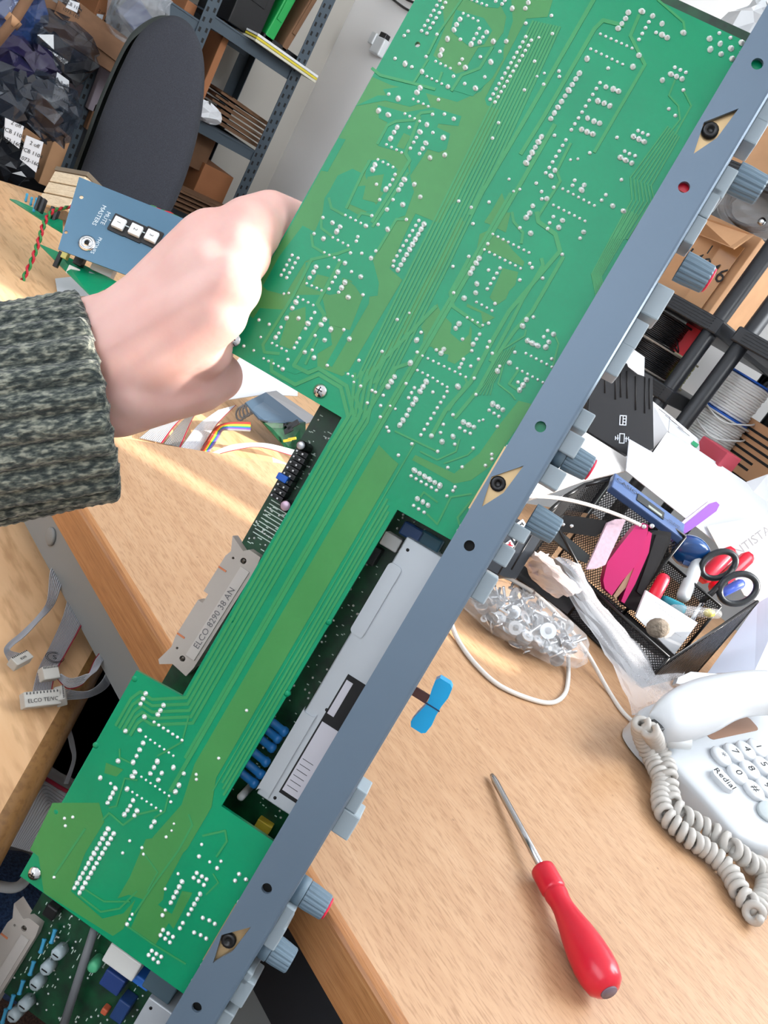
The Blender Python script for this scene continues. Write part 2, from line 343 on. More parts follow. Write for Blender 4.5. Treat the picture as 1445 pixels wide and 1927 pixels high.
# --- copper areas
def areas(name, polys, z, m):
    mb = MB()
    for c, pts in polys:
        pp = [B(*q(c, *p)) for p in pts]; pp = [(min(max(a, -.0797), .0397), min(max(b_, U0), U1)) for a, b_ in pp]
        mb.prism(pp, .0, z); z += 4e-7
    o = mb.build(name, m, pcb); o['kind'] = 'stuff'; return o
P1 = ('P', [(697, 143), (735, 160), (800, 175), (860, 192), (905, 172), (945, 100), (965, 40), (962, 0), (1040, 0), (1030, 32), (990, 35), (972, 70), (912, 186), (916, 198), (942, 208), (932, 230), (900, 300), (860, 370), (826, 420), (782, 402), (772, 420), (733, 505), (757, 527), (655, 700), (644, 708), (598, 690), (560, 655), (500, 620), (460, 585), (480, 540), (550, 420)])
areas('copper_pour', [P1,
 ('A', [(500, 0), (900, 0), (960, 120), (940, 230), (870, 330), (760, 340), (640, 540), (560, 520), (420, 440), (520, 200)]),
 ('D', [(215, 590), (240, 650), (310, 720), (300, 780), (370, 840), (420, 790), (430, 730), (440, 760), (430, 900), (330, 980), (280, 960), (290, 920), (230, 910), (180, 870), (120, 860), (130, 780), (110, 740)]),
 ('D', [(490, 140), (560, 110), (590, 150), (660, 180), (700, 240), (780, 320), (770, 350), (520, 235), (470, 250)]),
 ('D', [(640, 360), (740, 385), (720, 470), (680, 510), (660, 560), (600, 600), (555, 550)]), ('D', [(410, 590), (590, 680), (510, 720), (500, 650), (405, 610)]),
 ('A', [(930, 1380), (968, 1500), (955, 1597), (805, 1597)]), ('D', [(560, 0), (690, 0), (660, 130), (540, 70), (520, 60)]),
 ('D', [(370, 30), (395, 70), (60, 700), (0, 810), (0, 700)]), ('D', [(0, 740), (30, 740), (-240, 1120), (-300, 1100), (-190, 980)]),
 ('F', [(1180, 170), (1260, 190), (1200, 290), (1010, 560), (900, 640), (800, 660), (550, 520), (570, 490), (800, 600), (950, 480), (1060, 320)]),
 ('H', [(150, -90), (420, -90), (450, 20), (340, 200), (255, 420), (440, 580), (560, 550), (630, 470), (560, 640), (500, 680), (100, 430), (70, 220), (20, 180)]),
 ('H', [(690, 120), (850, 100), (870, 20), (960, 0), (980, 60), (800, 400), (790, 470), (760, 500), (850, 560), (740, 740), (600, 640), (680, 470), (560, 430)]),
 ('H', [(900, 420), (960, 430), (850, 640), (820, 600)]), ('G', [(460, 600), (560, 640), (520, 680), (450, 660)])], .00007, M_pour)
areas('clearance', [
 ('E', [(640, 75), (860, 135), (1080, 95), (1310, 165), (1285, 245), (1125, 225), (1115, 255), (1220, 305), (1190, 430), (1130, 455), (1040, 430), (900, 640), (900, 500), (860, 460), (700, 420), (640, 400), (720, 215), (650, 180)]),
 ('E', [(320, 640), (440, 585), (510, 620), (420, 840), (390, 900), (480, 950), (600, 920), (700, 760), (880, 560), (930, 770), (860, 960), (780, 985), (640, 1245), (600, 1310), (650, 1500), (640, 1600), (520, 1615), (430, 1480), (200, 1400), (100, 1300), (100, 1180), (200, 940), (215, 820), (250, 770)]),
 ('E', [(560, 520), (700, 510), (800, 590), (760, 680), (690, 780), (560, 690), (540, 640)]), ('E', [(450, 730), (540, 720), (640, 900), (560, 930), (420, 870)]),
 ('C', [(540, 90), (620, 130), (600, 230), (690, 290), (560, 330), (420, 560), (300, 530), (270, 500), (380, 300)]),
 ('C', [(430, 640), (500, 560), (670, 560), (700, 690), (640, 760), (720, 720), (740, 900), (640, 960), (640, 1050), (490, 1100), (330, 1040), (200, 900), (150, 800), (250, 650), (400, 660)]),
 ('C', [(860, 470), (1000, 520), (990, 620), (740, 1050), (700, 1030), (960, 560)]), ('C', [(560, 340), (820, 330), (800, 560), (720, 560), (560, 500)]),
 ('A', [(440, 400), (600, 530), (770, 480), (800, 390), (940, 360), (940, 420), (860, 560), (720, 690), (590, 650), (340, 520), (370, 410)]),
 ('A', [(600, 70), (800, 130), (860, 220), (800, 320), (700, 340), (560, 220)]), ('A', [(690, 0), (960, 0), (900, 60), (800, 50)]),
 ('A', [(80, 640), (360, 600), (420, 760), (250, 730), (120, 720)]), ('E', [(310, 1), (640, 0), (1000, 0), (990, 60), (900, 90), (700, 40)]), ('E', [(330, 340), (385, 350), (240, 610), (190, 600)]),
 ('F', [(150, 0), (260, 0), (300, 60), (240, 100), (180, 60)])], .00012, M_mask)
areas('copper_island', [('E', [(850, 300), (905, 325), (850, 430), (790, 410)]), ('E', [(560, 650), (690, 630), (640, 860), (520, 830)]), ('C', [(640, 420), (720, 440), (680, 520), (600, 490)]),
 ('C', [(450, 680), (560, 640), (560, 760), (460, 930), (380, 900)]), ('C', [(730, 560), (900, 530), (950, 570), (860, 800), (720, 760)])], .00017, M_pour)
# --- long traces and narrow ones
def ptrace(c, pts): return [B(*q(c, *p)) for p in pts]
tr = MB(); _zt = [0]
def trace(pts, wd=.0011, z=.0002):
    for (a, b_) in zip(pts, pts[1:]):
        a = Vector(a); b_ = Vector(b_); d = b_-a
        if d.length < 1e-5: continue
        d.normalize(); nn = Vector((-d.y, d.x))*wd/2; a = a-d*wd*.2; b_ = b_+d*wd*.2; _zt[0] += 3.1e-7
        tr.prism([tuple(a+nn), tuple(a-nn), tuple(b_-nn), tuple(b_+nn)], .00002, z+_zt[0])
W_ = .037
for t_, wd in ((.05, .0012), (.1, .0012), (.15, .0012), (.2, .0012), (.25, .0012)):
    v = -.0225+t_*W_; k = (t_-.05)*W_
    trace([(v, .004+k), (v, -.114-k), (v-.012-k*.3, -.1225-k*1.2), (-.0385+k*.9, -.1225-k*1.2), (-.0405+k, -.127-k), (-.0405+k, -.14)], wd)
    trace([(v, .004+k), (v+.0005, .018), (v-.006, .032+k)], wd)
for t_, wd, ua, ub in ((.37, .0012, .12, -.135), (.41, .0016, .15, -.15), (.815, .0005, .02, -.14), (.86, .0009, -.004, -.135), (.9, .0009, -.006, -.137), (.94, .0009, -.008, -.139)):
    v = -.0225+t_*W_; trace([(v, ua), (v, ub)], wd)
band = MB().prism([(-.0042, .0125), (.0020, .0108), (.0062, .010), (.0062, -.135), (.0105, -.146), (.0105, -.166), (.004, -.19), (-.004, -.2), (-.004, -.17), (-.0005, -.152), (-.0042, -.135)], 0, .00016).build('copper_pour', M_pour, pcb); band['kind'] = 'stuff'
for i in range(10):
    o_ = i*6.2
    trace([B(1003+o_*.9, 40+o_*.2), B(893+o_, 262+o_*.3), B(776+o_*1.05, 498+o_*.35), B(672+o_, 712+o_*.3)], .0008)
for pts, wd in [((('B'), [(425, 0), (0, 740), (-300, 1250)]), .0016), (('B', [(600, 150), (480, 120), (430, 170), (130, 690), (0, 900)]), .0015), (('B', [(690, 90), (640, 210), (725, 380), (690, 440), (430, 890)]), .0012),
  (('B', [(290, 840), (210, 1000), (230, 1060), (100, 1270)]), .001), (('B', [(800, 0), (950, 130), (960, 190)]), .0008), (('B', [(900, 470), (865, 560), (920, 620), (930, 700), (860, 790)]), .0006), (('B', [(950, 530), (995, 620), (900, 790)]), .0006),
  (('D', [(700, 0), (710, 60), (770, 130), (760, 200)]), .001), (('D', [(860, 0), (870, 60), (980, 140), (1010, 250), (680, 640), (560, 850), (430, 1100), (270, 1280), (180, 1445)]), .0016), (('D', [(1030, 290), (830, 640), (720, 760), (600, 930), (480, 1150), (330, 1330)]), .0014),
  (('D', [(890, 300), (900, 340), (820, 480), (770, 560), (700, 700), (560, 960)]), .0013), (('D', [(420, 300), (300, 520), (320, 610), (420, 680), (500, 740)]), .0013), (('D', [(740, 1020), (680, 1110), (740, 1150)]), .0009),
  (('D', [(390, 1060), (410, 1100), (290, 1280)]), .0009), (('D', [(640, 1000), (610, 1110), (700, 1180), (720, 1210)]), .0006), (('D', [(790, 760), (780, 800), (650, 880)]), .0006), (('D', [(980, 800), (1000, 850), (960, 1010)]), .0006),
  (('C', [(600, 150), (610, 230), (690, 280)]), .001), (('C', [(860, 250), (780, 280), (600, 320), (480, 560), (270, 900), (280, 950), (380, 960)]), .0012), (('C', [(800, 330), (640, 620), (690, 700), (480, 1040), (580, 1090), (650, 1060), (840, 1180), (890, 1390), (760, 1600)]), .0015),
  (('C', [(330, 1000), (330, 1080), (490, 1170), (650, 1100), (800, 1190), (850, 1390), (720, 1600)]), .0015), (('C', [(640, 860), (560, 1030)]), .001), (('C', [(1445, 640), (1100, 990), (930, 1200), (900, 1260), (940, 1350), (800, 1600)]), .0015), (('C', [(1280, 1020), (1160, 1060), (900, 1500)]), .0014),
  (('A', [(0, 490), (60, 540), (300, 600), (450, 640)]), .0011), (('A', [(500, 520), (480, 580)]), .0009), (('A', [(860, 340), (770, 490), (640, 540), (570, 650)]), .0011), (('A', [(400, 430), (300, 590)]), .0009), (('A', [(640, 0), (480, 230), (400, 390)]), .0009), (('A', [(340, 840), (240, 1100), (270, 1150), (0, 1590)]), .0013), (('A', [(440, 800), (350, 810), (300, 860), (170, 870), (110, 900), (40, 1030)]), .0011),
  (('E', [(250, 820), (270, 900), (380, 960)]), .001), (('E', [(590, 960), (510, 940), (480, 980)]), .001), (('E', [(190, 980), (190, 1060), (280, 1130)]), .001), (('E', [(390, 900), (520, 620), (580, 520)]), .0011), (('E', [(600, 1050), (880, 620)]), .0011), (('E', [(870, 990), (790, 990), (640, 1240)]), .001),
  (('F', [(700, 470), (450, 350)]), .0007), (('F', [(830, 400), (810, 470), (700, 520), (600, 470)]), .0006), (('F', [(910, 460), (880, 490), (740, 540)]), .0006), (('F', [(1120, 480), (980, 660), (820, 860), (830, 900)]), .0008), (('F', [(640, 840), (700, 900), (780, 740), (900, 720)]), .0007), (('F', [(600, 740), (620, 710), (700, 770)]), .0007),
  (('G', [(540, 520), (540, 570), (620, 610)]), .0007), (('G', [(640, 700), (570, 690), (520, 850), (480, 860)]), .0007), (('G', [(440, 930), (480, 890), (560, 960), (640, 900), (760, 870)]), .0008), (('G', [(820, 800), (800, 880), (740, 920)]), .0007), (('G', [(940, 330), (900, 480), (760, 560)]), .0007), (('G', [(940, 900), (960, 960), (880, 1107), (740, 1300), (620, 1480)]), .0008),
  (('H', [(300, 440), (430, 540), (540, 520), (640, 420)]), .0007), (('H', [(340, 410), (450, 480), (600, 480)]), .0006), (('H', [(680, 200), (760, 310), (700, 420)]), .0006), (('H', [(580, 620), (740, 730), (920, 840)]), .0007), (('H', [(1020, 100), (1150, 70), (1160, 130), (1100, 220)]), .0008), (('H', [(340, 60), (160, 330)]), .0009), (('H', [(1080, 320), (1110, 370), (1040, 440)]), .0006)]:
    trace(ptrace(pts[0], pts[1]), wd)
for i in range(7):
    o_ = i*10
    trace(ptrace('D', [(1445+o_*1.2-8, -20+o_*.6), (1215+o_, 400+o_*.25), (1245+o_*.8, 545-o_)]), .0005)
    trace(ptrace('B', [(860+o_*1.1, 740+o_), (640+o_*2, 1040+o_*.8), (650+o_*2.2, 1170+o_*.3), (520+o_*2, 1400)]), .0005)
for i in range(5): trace(ptrace('D', [(470+i*22, 1180), (530+i*12, 1100), (640+i*20, 900-i*10)]), .0004)
tro = tr.build('traces', M_trace, pcb); tro['kind'] = 'stuff'
# --- solder joints
b, m_, s_ = 1.0, .78, .62
J = {}
def row(x0, y0, x1, y1, n, r): return [(x0+(x1-x0)*i/(n-1), y0+(y1-y0)*i/(n-1), r) for i in range(n)]
def big(*p): return [(x, y, b) for x, y in p]
def mid(*p): return [(x, y, m_) for x, y in p]
def sml(*p): return [(x, y, s_) for x, y in p]
J['A'] = row(485, 5, 355, 222, 7, m_)+row(525, 20, 393, 240, 7, m_)+mid((258, 225), (230, 257), (465, 247), (885, 10), (930, 30), (950, 5), (632, 283), (768, 205), (748, 243), (728, 280), (793, 268), (387, 407), (645, 425), (625, 458), (775, 408), (915, 370), (165, 420), (285, 480), (583, 547), (807, 552), (663, 600), (1100, 168), (1283, 113), (1290, 243), (1163, 440), (1337, 510), (1340, 550), (1228, 605), (1090, 645), (120, 675), (475, 715), (433, 820), (518, 818), (267, 912), (318, 985), (298, 1020), (275, 1062), (435, 950), (340, 1100), (905, 880), (862, 990), (165, 1250), (148, 1287), (128, 1325), (32, 1320), (55, 1430), (150, 1430), (620, 1440), (710, 1485), (837, 1447), (1305, 970), (1243, 1238), (1175, 1312), (1300, 1342), (1213, 1372), (1215, 1425))
J['A'] += row(715, 0, 820, 40, 4, s_)+row(652, 97, 758, 150, 4, s_)+row(455, 440, 560, 490, 4, s_)+row(392, 547, 498, 600, 4, s_)+row(295, 710, 402, 762, 4, s_)+row(235, 815, 340, 868, 4, s_)+row(103, 1035, 212, 1092, 4, s_)+row(42, 1142, 150, 1197, 4, s_)+row(1100, 265, 845, 712, 13, m_)+row(1140, 290, 880, 732, 13, m_)
J['A'] += big((1003, 62), (1118, 20), (1097, 62), (630, 140), (605, 178), (587, 215), (540, 280), (820, 232), (770, 303), (710, 318), (868, 298), (960, 298), (500, 360), (488, 397), (668, 485), (850, 445), (237, 458), (358, 513), (543, 622), (740, 633), (188, 707), (345, 630), (322, 663), (47, 793), (117, 823), (393, 893), (585, 852), (180, 912), (158, 948), (133, 992), (343, 945), (510, 987), (385, 1025), (362, 1065), (415, 1130), (520, 1110), (22, 1180), (5, 1215), (100, 1355), (232, 1285), (210, 1322), (190, 1360), (303, 1320), (345, 1410), (108, 1500), (220, 1465), (1308, 1220), (1280, 1260), (1250, 1423), (1150, 1475), (1128, 1525), (1103, 1558))+row(1212, 980, 1103, 1168, 6, b)+row(1387, 1003, 1268, 1200, 6, m_)+sml((1193, 270), (1180, 548), (1232, 525), (980, 1283), (1013, 1370), (1057, 1355))
J['B'] = big((628, 75), (612, 110), (590, 140), (568, 168), (707, 68), (770, 95), (825, 140), (825, 205), (855, 222), (950, 193), (690, 325), (387, 345), (655, 392), (1103, 228), (1165, 257), (1107, 290), (1228, 285), (1170, 318), (1290, 252), (1293, 315), (1235, 345), (827, 470), (497, 510), (540, 522), (570, 535), (450, 592), (487, 605), (520, 620), (390, 692), (427, 710), (460, 722), (355, 758), (387, 772), (420, 785), (658, 800), (690, 815), (720, 830), (582, 922), (613, 938), (648, 955), (370, 1083), (355, 1112), (537, 1205), (600, 1235), (243, 1290), (1180, 525), (1165, 560), (960, 897), (940, 930), (882, 1022), (868, 1052))
J['B'] += row(748, 130, 690, 232, 4, m_)+row(465, 200, 650, 283, 7, s_)+row(408, 287, 595, 377, 7, s_)+row(900, 395, 965, 425, 3, m_)+row(877, 435, 942, 463, 3, b)+row(342, 430, 175, 695, 9, b)+row(462, 485, 295, 760, 9, m_)+row(245, 1105, 430, 1203, 7, s_)+row(190, 1200, 375, 1293, 7, s_)
J['B'] += mid((790, 192), (510, 400), (950, 528), (865, 638), (903, 677), (562, 805), (685, 765), (712, 778), (743, 790), (607, 885), (635, 900), (668, 912), (588, 1052), (403, 895), (198, 797), (315, 1055), (302, 1085), (497, 1140), (472, 1172), (190, 1268), (1160, 195), (1225, 222))+sml((290, 935), (333, 930))
J['C'] = big((743, 70), (795, 97), (772, 130), (970, 92), (1118, 115), (682, 178), (828, 345), (1005, 310), (632, 370), (615, 405), (588, 443), (780, 405), (935, 437), (828, 475), (805, 512), (850, 577), (495, 610), (470, 650), (432, 718), (512, 720), (577, 755), (357, 850), (690, 727), (665, 762), (732, 795), (690, 868), (858, 860), (555, 950), (617, 987), (405, 1065), (1165, 1117), (1143, 1150), (1120, 1183), (1272, 1023), (1315, 868), (1380, 1150), (1358, 1185), (1338, 1217), (1308, 1270), (1288, 1303), (1263, 1342), (1248, 1378), (1222, 1412), (1200, 1445))
J['C'] += mid((678, 35), (915, 165), (905, 195), (1053, 82), (1010, 22), (1245, 48), (618, 145), (865, 275), (942, 278), (1038, 262), (715, 372), (762, 440), (742, 475), (720, 520), (872, 403), (785, 543), (950, 560), (622, 680), (598, 722), (560, 790), (393, 780), (378, 820), (520, 855), (500, 885), (483, 920), (820, 797), (625, 837), (605, 935), (707, 1040), (243, 730), (313, 760), (140, 908), (440, 1000), (935, 1180), (1012, 1210), (1035, 1222), (980, 1295), (1088, 1243), (1070, 1313), (1068, 1390), (923, 1005), (1080, 945), (1183, 728), (1243, 1163), (1345, 815), (1318, 950), (1300, 1192), (1280, 1225), (1260, 1260), (1112, 1460), (1125, 1487), (1155, 365))
J['C'] += row(745, 170, 848, 225, 4, s_)+row(830, 18, 935, 72, 4, s_)+row(688, 272, 788, 325, 4, s_)+row(1330, 55, 1160, 330, 9, m_)+row(1365, 80, 1188, 390, 10, b)+row(468, 290, 395, 425, 5, m_)+row(508, 310, 432, 443, 5, m_)+row(568, 482, 670, 530, 4, s_)+row(508, 575, 612, 630, 4, s_)+row(332, 888, 430, 942, 4, s_)+row(275, 992, 375, 1045, 4, s_)+row(1320, 1072, 1425, 1125, 4, s_)+sml((413, 552), (445, 548), (255, 847), (208, 938), (848, 1098), (880, 1113), (888, 1153), (1135, 1315), (1170, 1335), (1265, 683))
J['D'] = big((820, 135), (1028, 57), (1002, 98), (1163, 127), (487, 297), (468, 328), (445, 362), (430, 393), (472, 462), (465, 520), (390, 555), (357, 720), (335, 750), (448, 853), (258, 885), (240, 912), (42, 977), (350, 1127), (793, 693), (768, 735), (968, 788), (938, 838), (918, 872), (800, 830), (832, 847), (865, 862), (683, 973), (605, 1027), (793, 1083), (770, 1118), (748, 1150), (575, 1240), (608, 1258), (640, 1277), (385, 1357), (420, 1375), (453, 1390), (800, 10), (790, 38))
J['D'] += mid((447, 73), (750, 100), (968, 27), (943, 68), (930, 105), (1140, 167), (543, 203), (420, 285), (317, 350), (548, 373), (322, 520), (815, 330), (830, 357), (1025, 272), (750, 437), (898, 425), (590, 590), (548, 717), (380, 820), (490, 788), (470, 820), (440, 895), (108, 775), (210, 890), (385, 950), (372, 980), (360, 1005), (555, 835), (540, 873), (572, 912), (483, 950), (433, 995), (455, 1073), (838, 677), (930, 765), (905, 805), (957, 948), (718, 905), (620, 995), (738, 1098), (467, 1178), (552, 1280), (583, 1300), (615, 1320), (605, 1385), (362, 1395), (395, 1415), (430, 1430), (187, 1163), (318, 1310), (255, 1372), (237, 1425))+sml((487, 1350), (513, 1343))
J['D'] += row(575, 140, 810, 260, 8, s_)+row(520, 240, 755, 362, 8, s_)+row(622, 360, 540, 495, 5, m_)+row(470, 580, 570, 635, 4, s_)+row(410, 680, 510, 730, 4, s_)+row(85, 910, 400, 1065, 10, s_)+row(790, 912, 958, 1000, 6, s_)+row(733, 1010, 900, 1100, 6, s_)+row(90, 1020, 280, 1130, 7, s_)+row(280, 1160, 110, 1440, 9, m_)
J['F'] = big((665, 378), (793, 382), (728, 412), (480, 313), (582, 750), (615, 768), (645, 788), (1118, 447), (1103, 477), (917, 793), (900, 820), (847, 915), (827, 942))+mid((718, 358), (803, 428), (702, 470), (912, 450), (550, 425), (470, 492), (405, 330), (410, 355), (362, 268), (602, 380), (735, 312), (762, 565), (847, 562), (985, 553), (1022, 487), (1023, 515), (805, 680), (793, 702), (757, 733), (560, 790), (590, 810), (622, 830))+row(565, 582, 715, 672, 6, b)+row(545, 615, 695, 700, 6, m_)
J['G'] = big((690, 200), (675, 230), (660, 260), (793, 268), (775, 298), (760, 322), (683, 335), (655, 412), (573, 417), (675, 487), (655, 525), (637, 562), (617, 598), (530, 590), (757, 593), (738, 628), (717, 663), (783, 660), (763, 700), (850, 628), (910, 663), (628, 655), (613, 680), (427, 688), (582, 752), (617, 818), (600, 850), (585, 875), (567, 900), (640, 878), (625, 905), (882, 730), (862, 768), (740, 942), (722, 970))+mid((487, 720), (835, 827), (220, 922), (268, 915), (225, 965), (1273, 298), (1112, 575), (982, 668), (983, 697), (808, 1030), (597, 1052), (668, 1092), (1013, 1073))+sml((853, 953), (840, 993))+row(738, 365, 900, 470, 7, m_)+row(690, 450, 850, 560, 7, s_)+row(665, 682, 825, 792, 7, s_)+row(515, 748, 470, 832, 4, b)+row(613, 770, 777, 880, 7, s_)
J['H'] = row(473, 60, 278, 402, 13, b)+row(505, 88, 308, 430, 13, b)+mid((557, 200), (1060, 252), (1125, 248), (877, 320), (803, 408), (803, 530), (612, 555), (598, 583), (160, 340), (677, 207))+row(900, 365, 835, 487, 5, b)+row(1005, 437, 937, 555, 5, b)+big((998, 220), (1103, 288), (1230, 322), (1207, 360), (1270, 353), (1305, 370), (985, 315), (1015, 335), (1042, 352), (967, 343), (997, 363), (1027, 385), (787, 560), (905, 605), (888, 635), (1020, 575), (1058, 590), (1090, 610), (970, 660), (1008, 675), (1040, 695), (790, 645), (820, 665), (848, 685), (775, 675), (803, 695), (830, 717), (582, 612), (725, 765), (752, 783), (780, 800), (707, 790), (735, 812), (762, 832), (1230, 485), (1213, 515), (1035, 822), (1018, 850), (965, 940), (950, 967))
pads = []
for c, L in J.items():
    for x, y, r in L:
        u_ = B(*q(c, x, y))
        if not inside(*u_): continue
        if any((u_[0]-p[0])**2+(u_[1]-p[1])**2 < 1.1e-6 for p in pads): continue
        pads.append((u_[0], u_[1], r))
jm = MB().lathe([(1.0, 0), (.98, .12), (.8, .42), (.5, .78), (.3, 1.15), (.12, 1.3)], 8).mesh('solder_joint', SOLDER)
bigp = [p for p in pads if p[2] == b]; rest = [p for p in pads if p[2] != b]
if len(bigp) > 295: rest += bigp[295:]; bigp = bigp[:295]
for x, y, r in bigp:
    k = .00106*random.uniform(.9, 1.1); o = obj('solder_joint', jm, pcb); o.matrix_local = TR((x, y, .0001)) @ RZ(random.uniform(0, 90)) @ Matrix.Diagonal((k, k*random.uniform(1, 1.25), k, 1))
mb = MB()
for x, y, r in rest:
    k = r*.00102; mb.lathe([(k, .0001), (k*.9, k*.3), (k*.6, k*.7), (k*.15, k*1.1)], 7, TR((x, y, 0)))
mb.build('solder_joints', SOLDER, pcb)['kind'] = 'stuff'
# board fixing screws
def dome(name, x, y, r, m, parent, h=0):
    sc = MB().lathe([(r*1.15, h), (r*1.15, h+r*.25), (r, h+r*.35), (r*.8, h+r*.75), (r*.3, h+r*.95), (r*.05, h+r*.95)], 16, TR((x, y, 0))).build(name, m, parent)
    MB().box((x, y, h+r*.97), (r*1.1, r*.18, r*.1)).box((x, y, h+r*.97), (r*.18, r*1.1, r*.1)).build('cross_slot', DARK, sc); return sc
for px in (q('C', 660, 1213), (66, 1643), (441, 640)): dome('screw', *B(*px), .0025, CHROME, mod, 0)
for px in (q('G', 170, 885), q('G', 400, 500), q('G', 625, 115), (437, 1165), (618, 1170), (540, 1305)):
    x, y = B(*px); MB().lathe([(.0014, -.0016), (.0014, 0), (.0004, .0002)], 8, TR((x, y, 0))).build('snap_off_tab', M_mask, mod)
# --- flange of the folded front panel
M_panel = mat('blue_grey_panel_paint', (104, 122, 140), .38, metal=.25, noise=.08, nscale=12)
V0, V1, HF = .0388, .0552, .0042
PU0, PU1 = -.262, .262
fh = []; dia = []
for px in ((1425, 120), (1287, 352), (1017, 803), (883, 1027), (502, 1672), (370, 1896)): fh.append(circ(*B(*px, HF), .0021, 16))
for px in ((1338, 242), (937, 910), (428, 1773)):
    x, y = B(*px, HF); dia.append((x, y)); fh.append([(x-.0008, y-.0105), (x+.0035, y-.002), (x+.0048, y+.0105), (x-.0034, y+.001)])
plate('panel_flange', [(V0, PU0), (V1-.001, PU0), (V1-.001, PU1), (V0, PU1)], fh, HF-.0014, HF, M_panel, mod)
pf = MB(); prof = [(V1-.001, HF), (V1-.0002, HF-.0001), (V1+.0005, HF-.0008), (V1+.0006, HF-.002), (V1+.0006, -.034), (V1-.0008, -.034), (V1-.0008, HF-.0014), (V1-.001, HF-.0014)]
k = len(prof)
for y in (PU0, PU1): pf.v += [(x, y, z) for x, z in prof]
pf.f = [(i, (i+1) % k, k+(i+1) % k, k+i) for i in range(k)]+[tuple(range(k)), tuple(range(k, 2*k))]; pf.sm = [False]*len(pf.f)
pf.build('front_panel', M_panel, mod)
M_goldtan = mat('gold_tan_plate', (196, 168, 126), .35, .6)
for x, y in dia:
    MB().box((x+.0012, y, HF-.0026), (.0125, .027, .0008)).build('cutout_plate', M_goldtan, mod)  # gold-tan plate under each diamond cutout
    sc = MB().lathe([(.0030, HF-.003), (.0030, HF-.0008), (.0024, HF-.0003), (.0014, HF-.0003), (.0012, HF-.0016), (.0002, HF-.0016)], 14, TR((x, y, 0))).build('socket_screw', BLACK, mod)
MB().box((*B(1287, 352), HF-.003), (.005, .005, .001)).build('red_washer', RED, mod)
for px in ((1425, 120), (1017, 803)): MB().box((*B(*px), HF-.003), (.007, .007, .001)).build('green_backing', M_mask, mod)
for px in ((883, 1027), (502, 1672), (370, 1896)): MB().box((*B(*px), HF-.003), (.006, .006, .001)).build('hole_shade', DARK, mod)  # near-black plates paint in the darkness seen through these holes
# --- knobs and push buttons of the front panel, at right angles to the board
M_knob = knob_mat(); M_btn = mat('pale_grey_button', (168, 182, 190), .35, spec=.6)
M_cap = mat('red_knob_cap', (232, 40, 74), .4)
HK = -.016
def knob(px, cap=None, L=.0135, r=.0058, base=True):
    x, y = B(*px, HK); k = thing_part('rotary_knob', TR((V1+.0006, y, HK)) @ RY(90))
    if base: MB().lathe([(r*1.05, 0), (r*1.05, .004), (r*.95, .0044)], 20).build('skirt', M_knob, k)
    body = MB(); n = 48; prof = [(r*.98, .0046), (r*.98, L*.5), (r*.9, L-.0006), (r*.8, L), (r*.1, L)]
    vs = []
    for rr, z in prof:
        for i in range(n):
            g = .93 if i % 3 == 0 and rr > r*.5 else 1.0; vs.append((rr*g*math.cos(2*math.pi*i/n), rr*g*math.sin(2*math.pi*i/n), z))
    body.add(vs, [(j*n+i, j*n+(i+1) % n, (j+1)*n+(i+1) % n, (j+1)*n+i) for j in range(4) for i in range(n)]+[tuple(range(4*n, 5*n))])
    body.build('grip', M_knob, k)
    if cap: MB().lathe([(r*.78, L-.0001), (r*.78, L+.0006), (r*.6, L+.0009), (r*.1, L+.0009)], 20).build('cap', cap, k)
    return k
def thing_part(name, m):
    # a part that has pieces of its own: a small ring as the part's mesh
    o = MB().lathe([(.0063, -.0006), (.0063, .0004), (.003, .0004), (.003, -.0006)], 20).build(name, knob_mat(), mod); o.matrix_local = m; return o
knob((1383, 335), None, .0165, .0062, False); knob((1290, 505), M_cap, .0165, .0062, False); knob((1060, 855), M_cap, .0150); knob((985, 965), None, .0165, .0062, False)
knob((580, 1685), M_cap, .0150); knob((515, 1785), None, .0140)
def button(px, du, dv, h0=-.022, h1=-.008):
    y = B(*px, HK)[1]; MB().box((V1+.0006+dv/2, y, (h0+h1)/2), (dv, du, h1-h0), bev=.0006).build('push_button', M_btn, mod)
for px, du, dv in [((1432, 215), .014, .0052), ((1405, 262), .010, .0055), ((1335, 350), .012, .005), ((1315, 390), .012, .0042), ((1285, 440), .011, .0044), ((1215, 570), .013, .0075), ((1180, 632), .011, .0058), ((1148, 678), .013, .0055), ((1075, 785), .008, .006), ((1055, 830), .009, .0072), ((1020, 890), .008, .008), ((945, 985), .006, .0075), ((925, 1030), .008, .0062), ((890, 1090), .012, .0062),
   ((655, 1480), .010, .0052), ((630, 1520), .011, .0078), ((540, 1705), .010, .0045), ((520, 1740), .011, .0052), ((460, 1810), .006, .003), ((450, 1835), .012, .0058), ((420, 1890), .009, .0052), ((400, 1920), .008, .004)]: button(px, du, dv)
# fader cap: brown stem and blue waisted grip
x, y = B(790, 1310, -.018); M_blue = mat('cyan_blue_plastic', (22, 168, 226), .35)
MB().box((V1+.0035, y+.0006, -.018), (.008, .0038, .0015)).build('fader_stem', mat('brown_stem', (108, 66, 60), .5), mod)
fx = V1+.0075
fc = MB().prism([(fx+.0028+a_*.9, y+b_*1.0) for a_, b_ in [(-.0028, -.001), (-.0042, -.0062), (-.0048, -.0098), (-.0036, -.0116), (.0018, -.0116), (.0034, -.0105), (.004, -.0065), (.0034, -.0022), (.0034, .0022), (.004, .0065), (.0034, .0105), (.0018, .0116), (-.0036, .0116), (-.0048, .0098), (-.0042, .0062), (-.0028, .001)]], -.021, -.014).build('fader_cap', M_blue, mod)
MB().box((fx+.003, y, -.0138), (.0065, .0005, .0004)).build('pointer_line', mat('navy_line', (16, 52, 90), .5), fc)
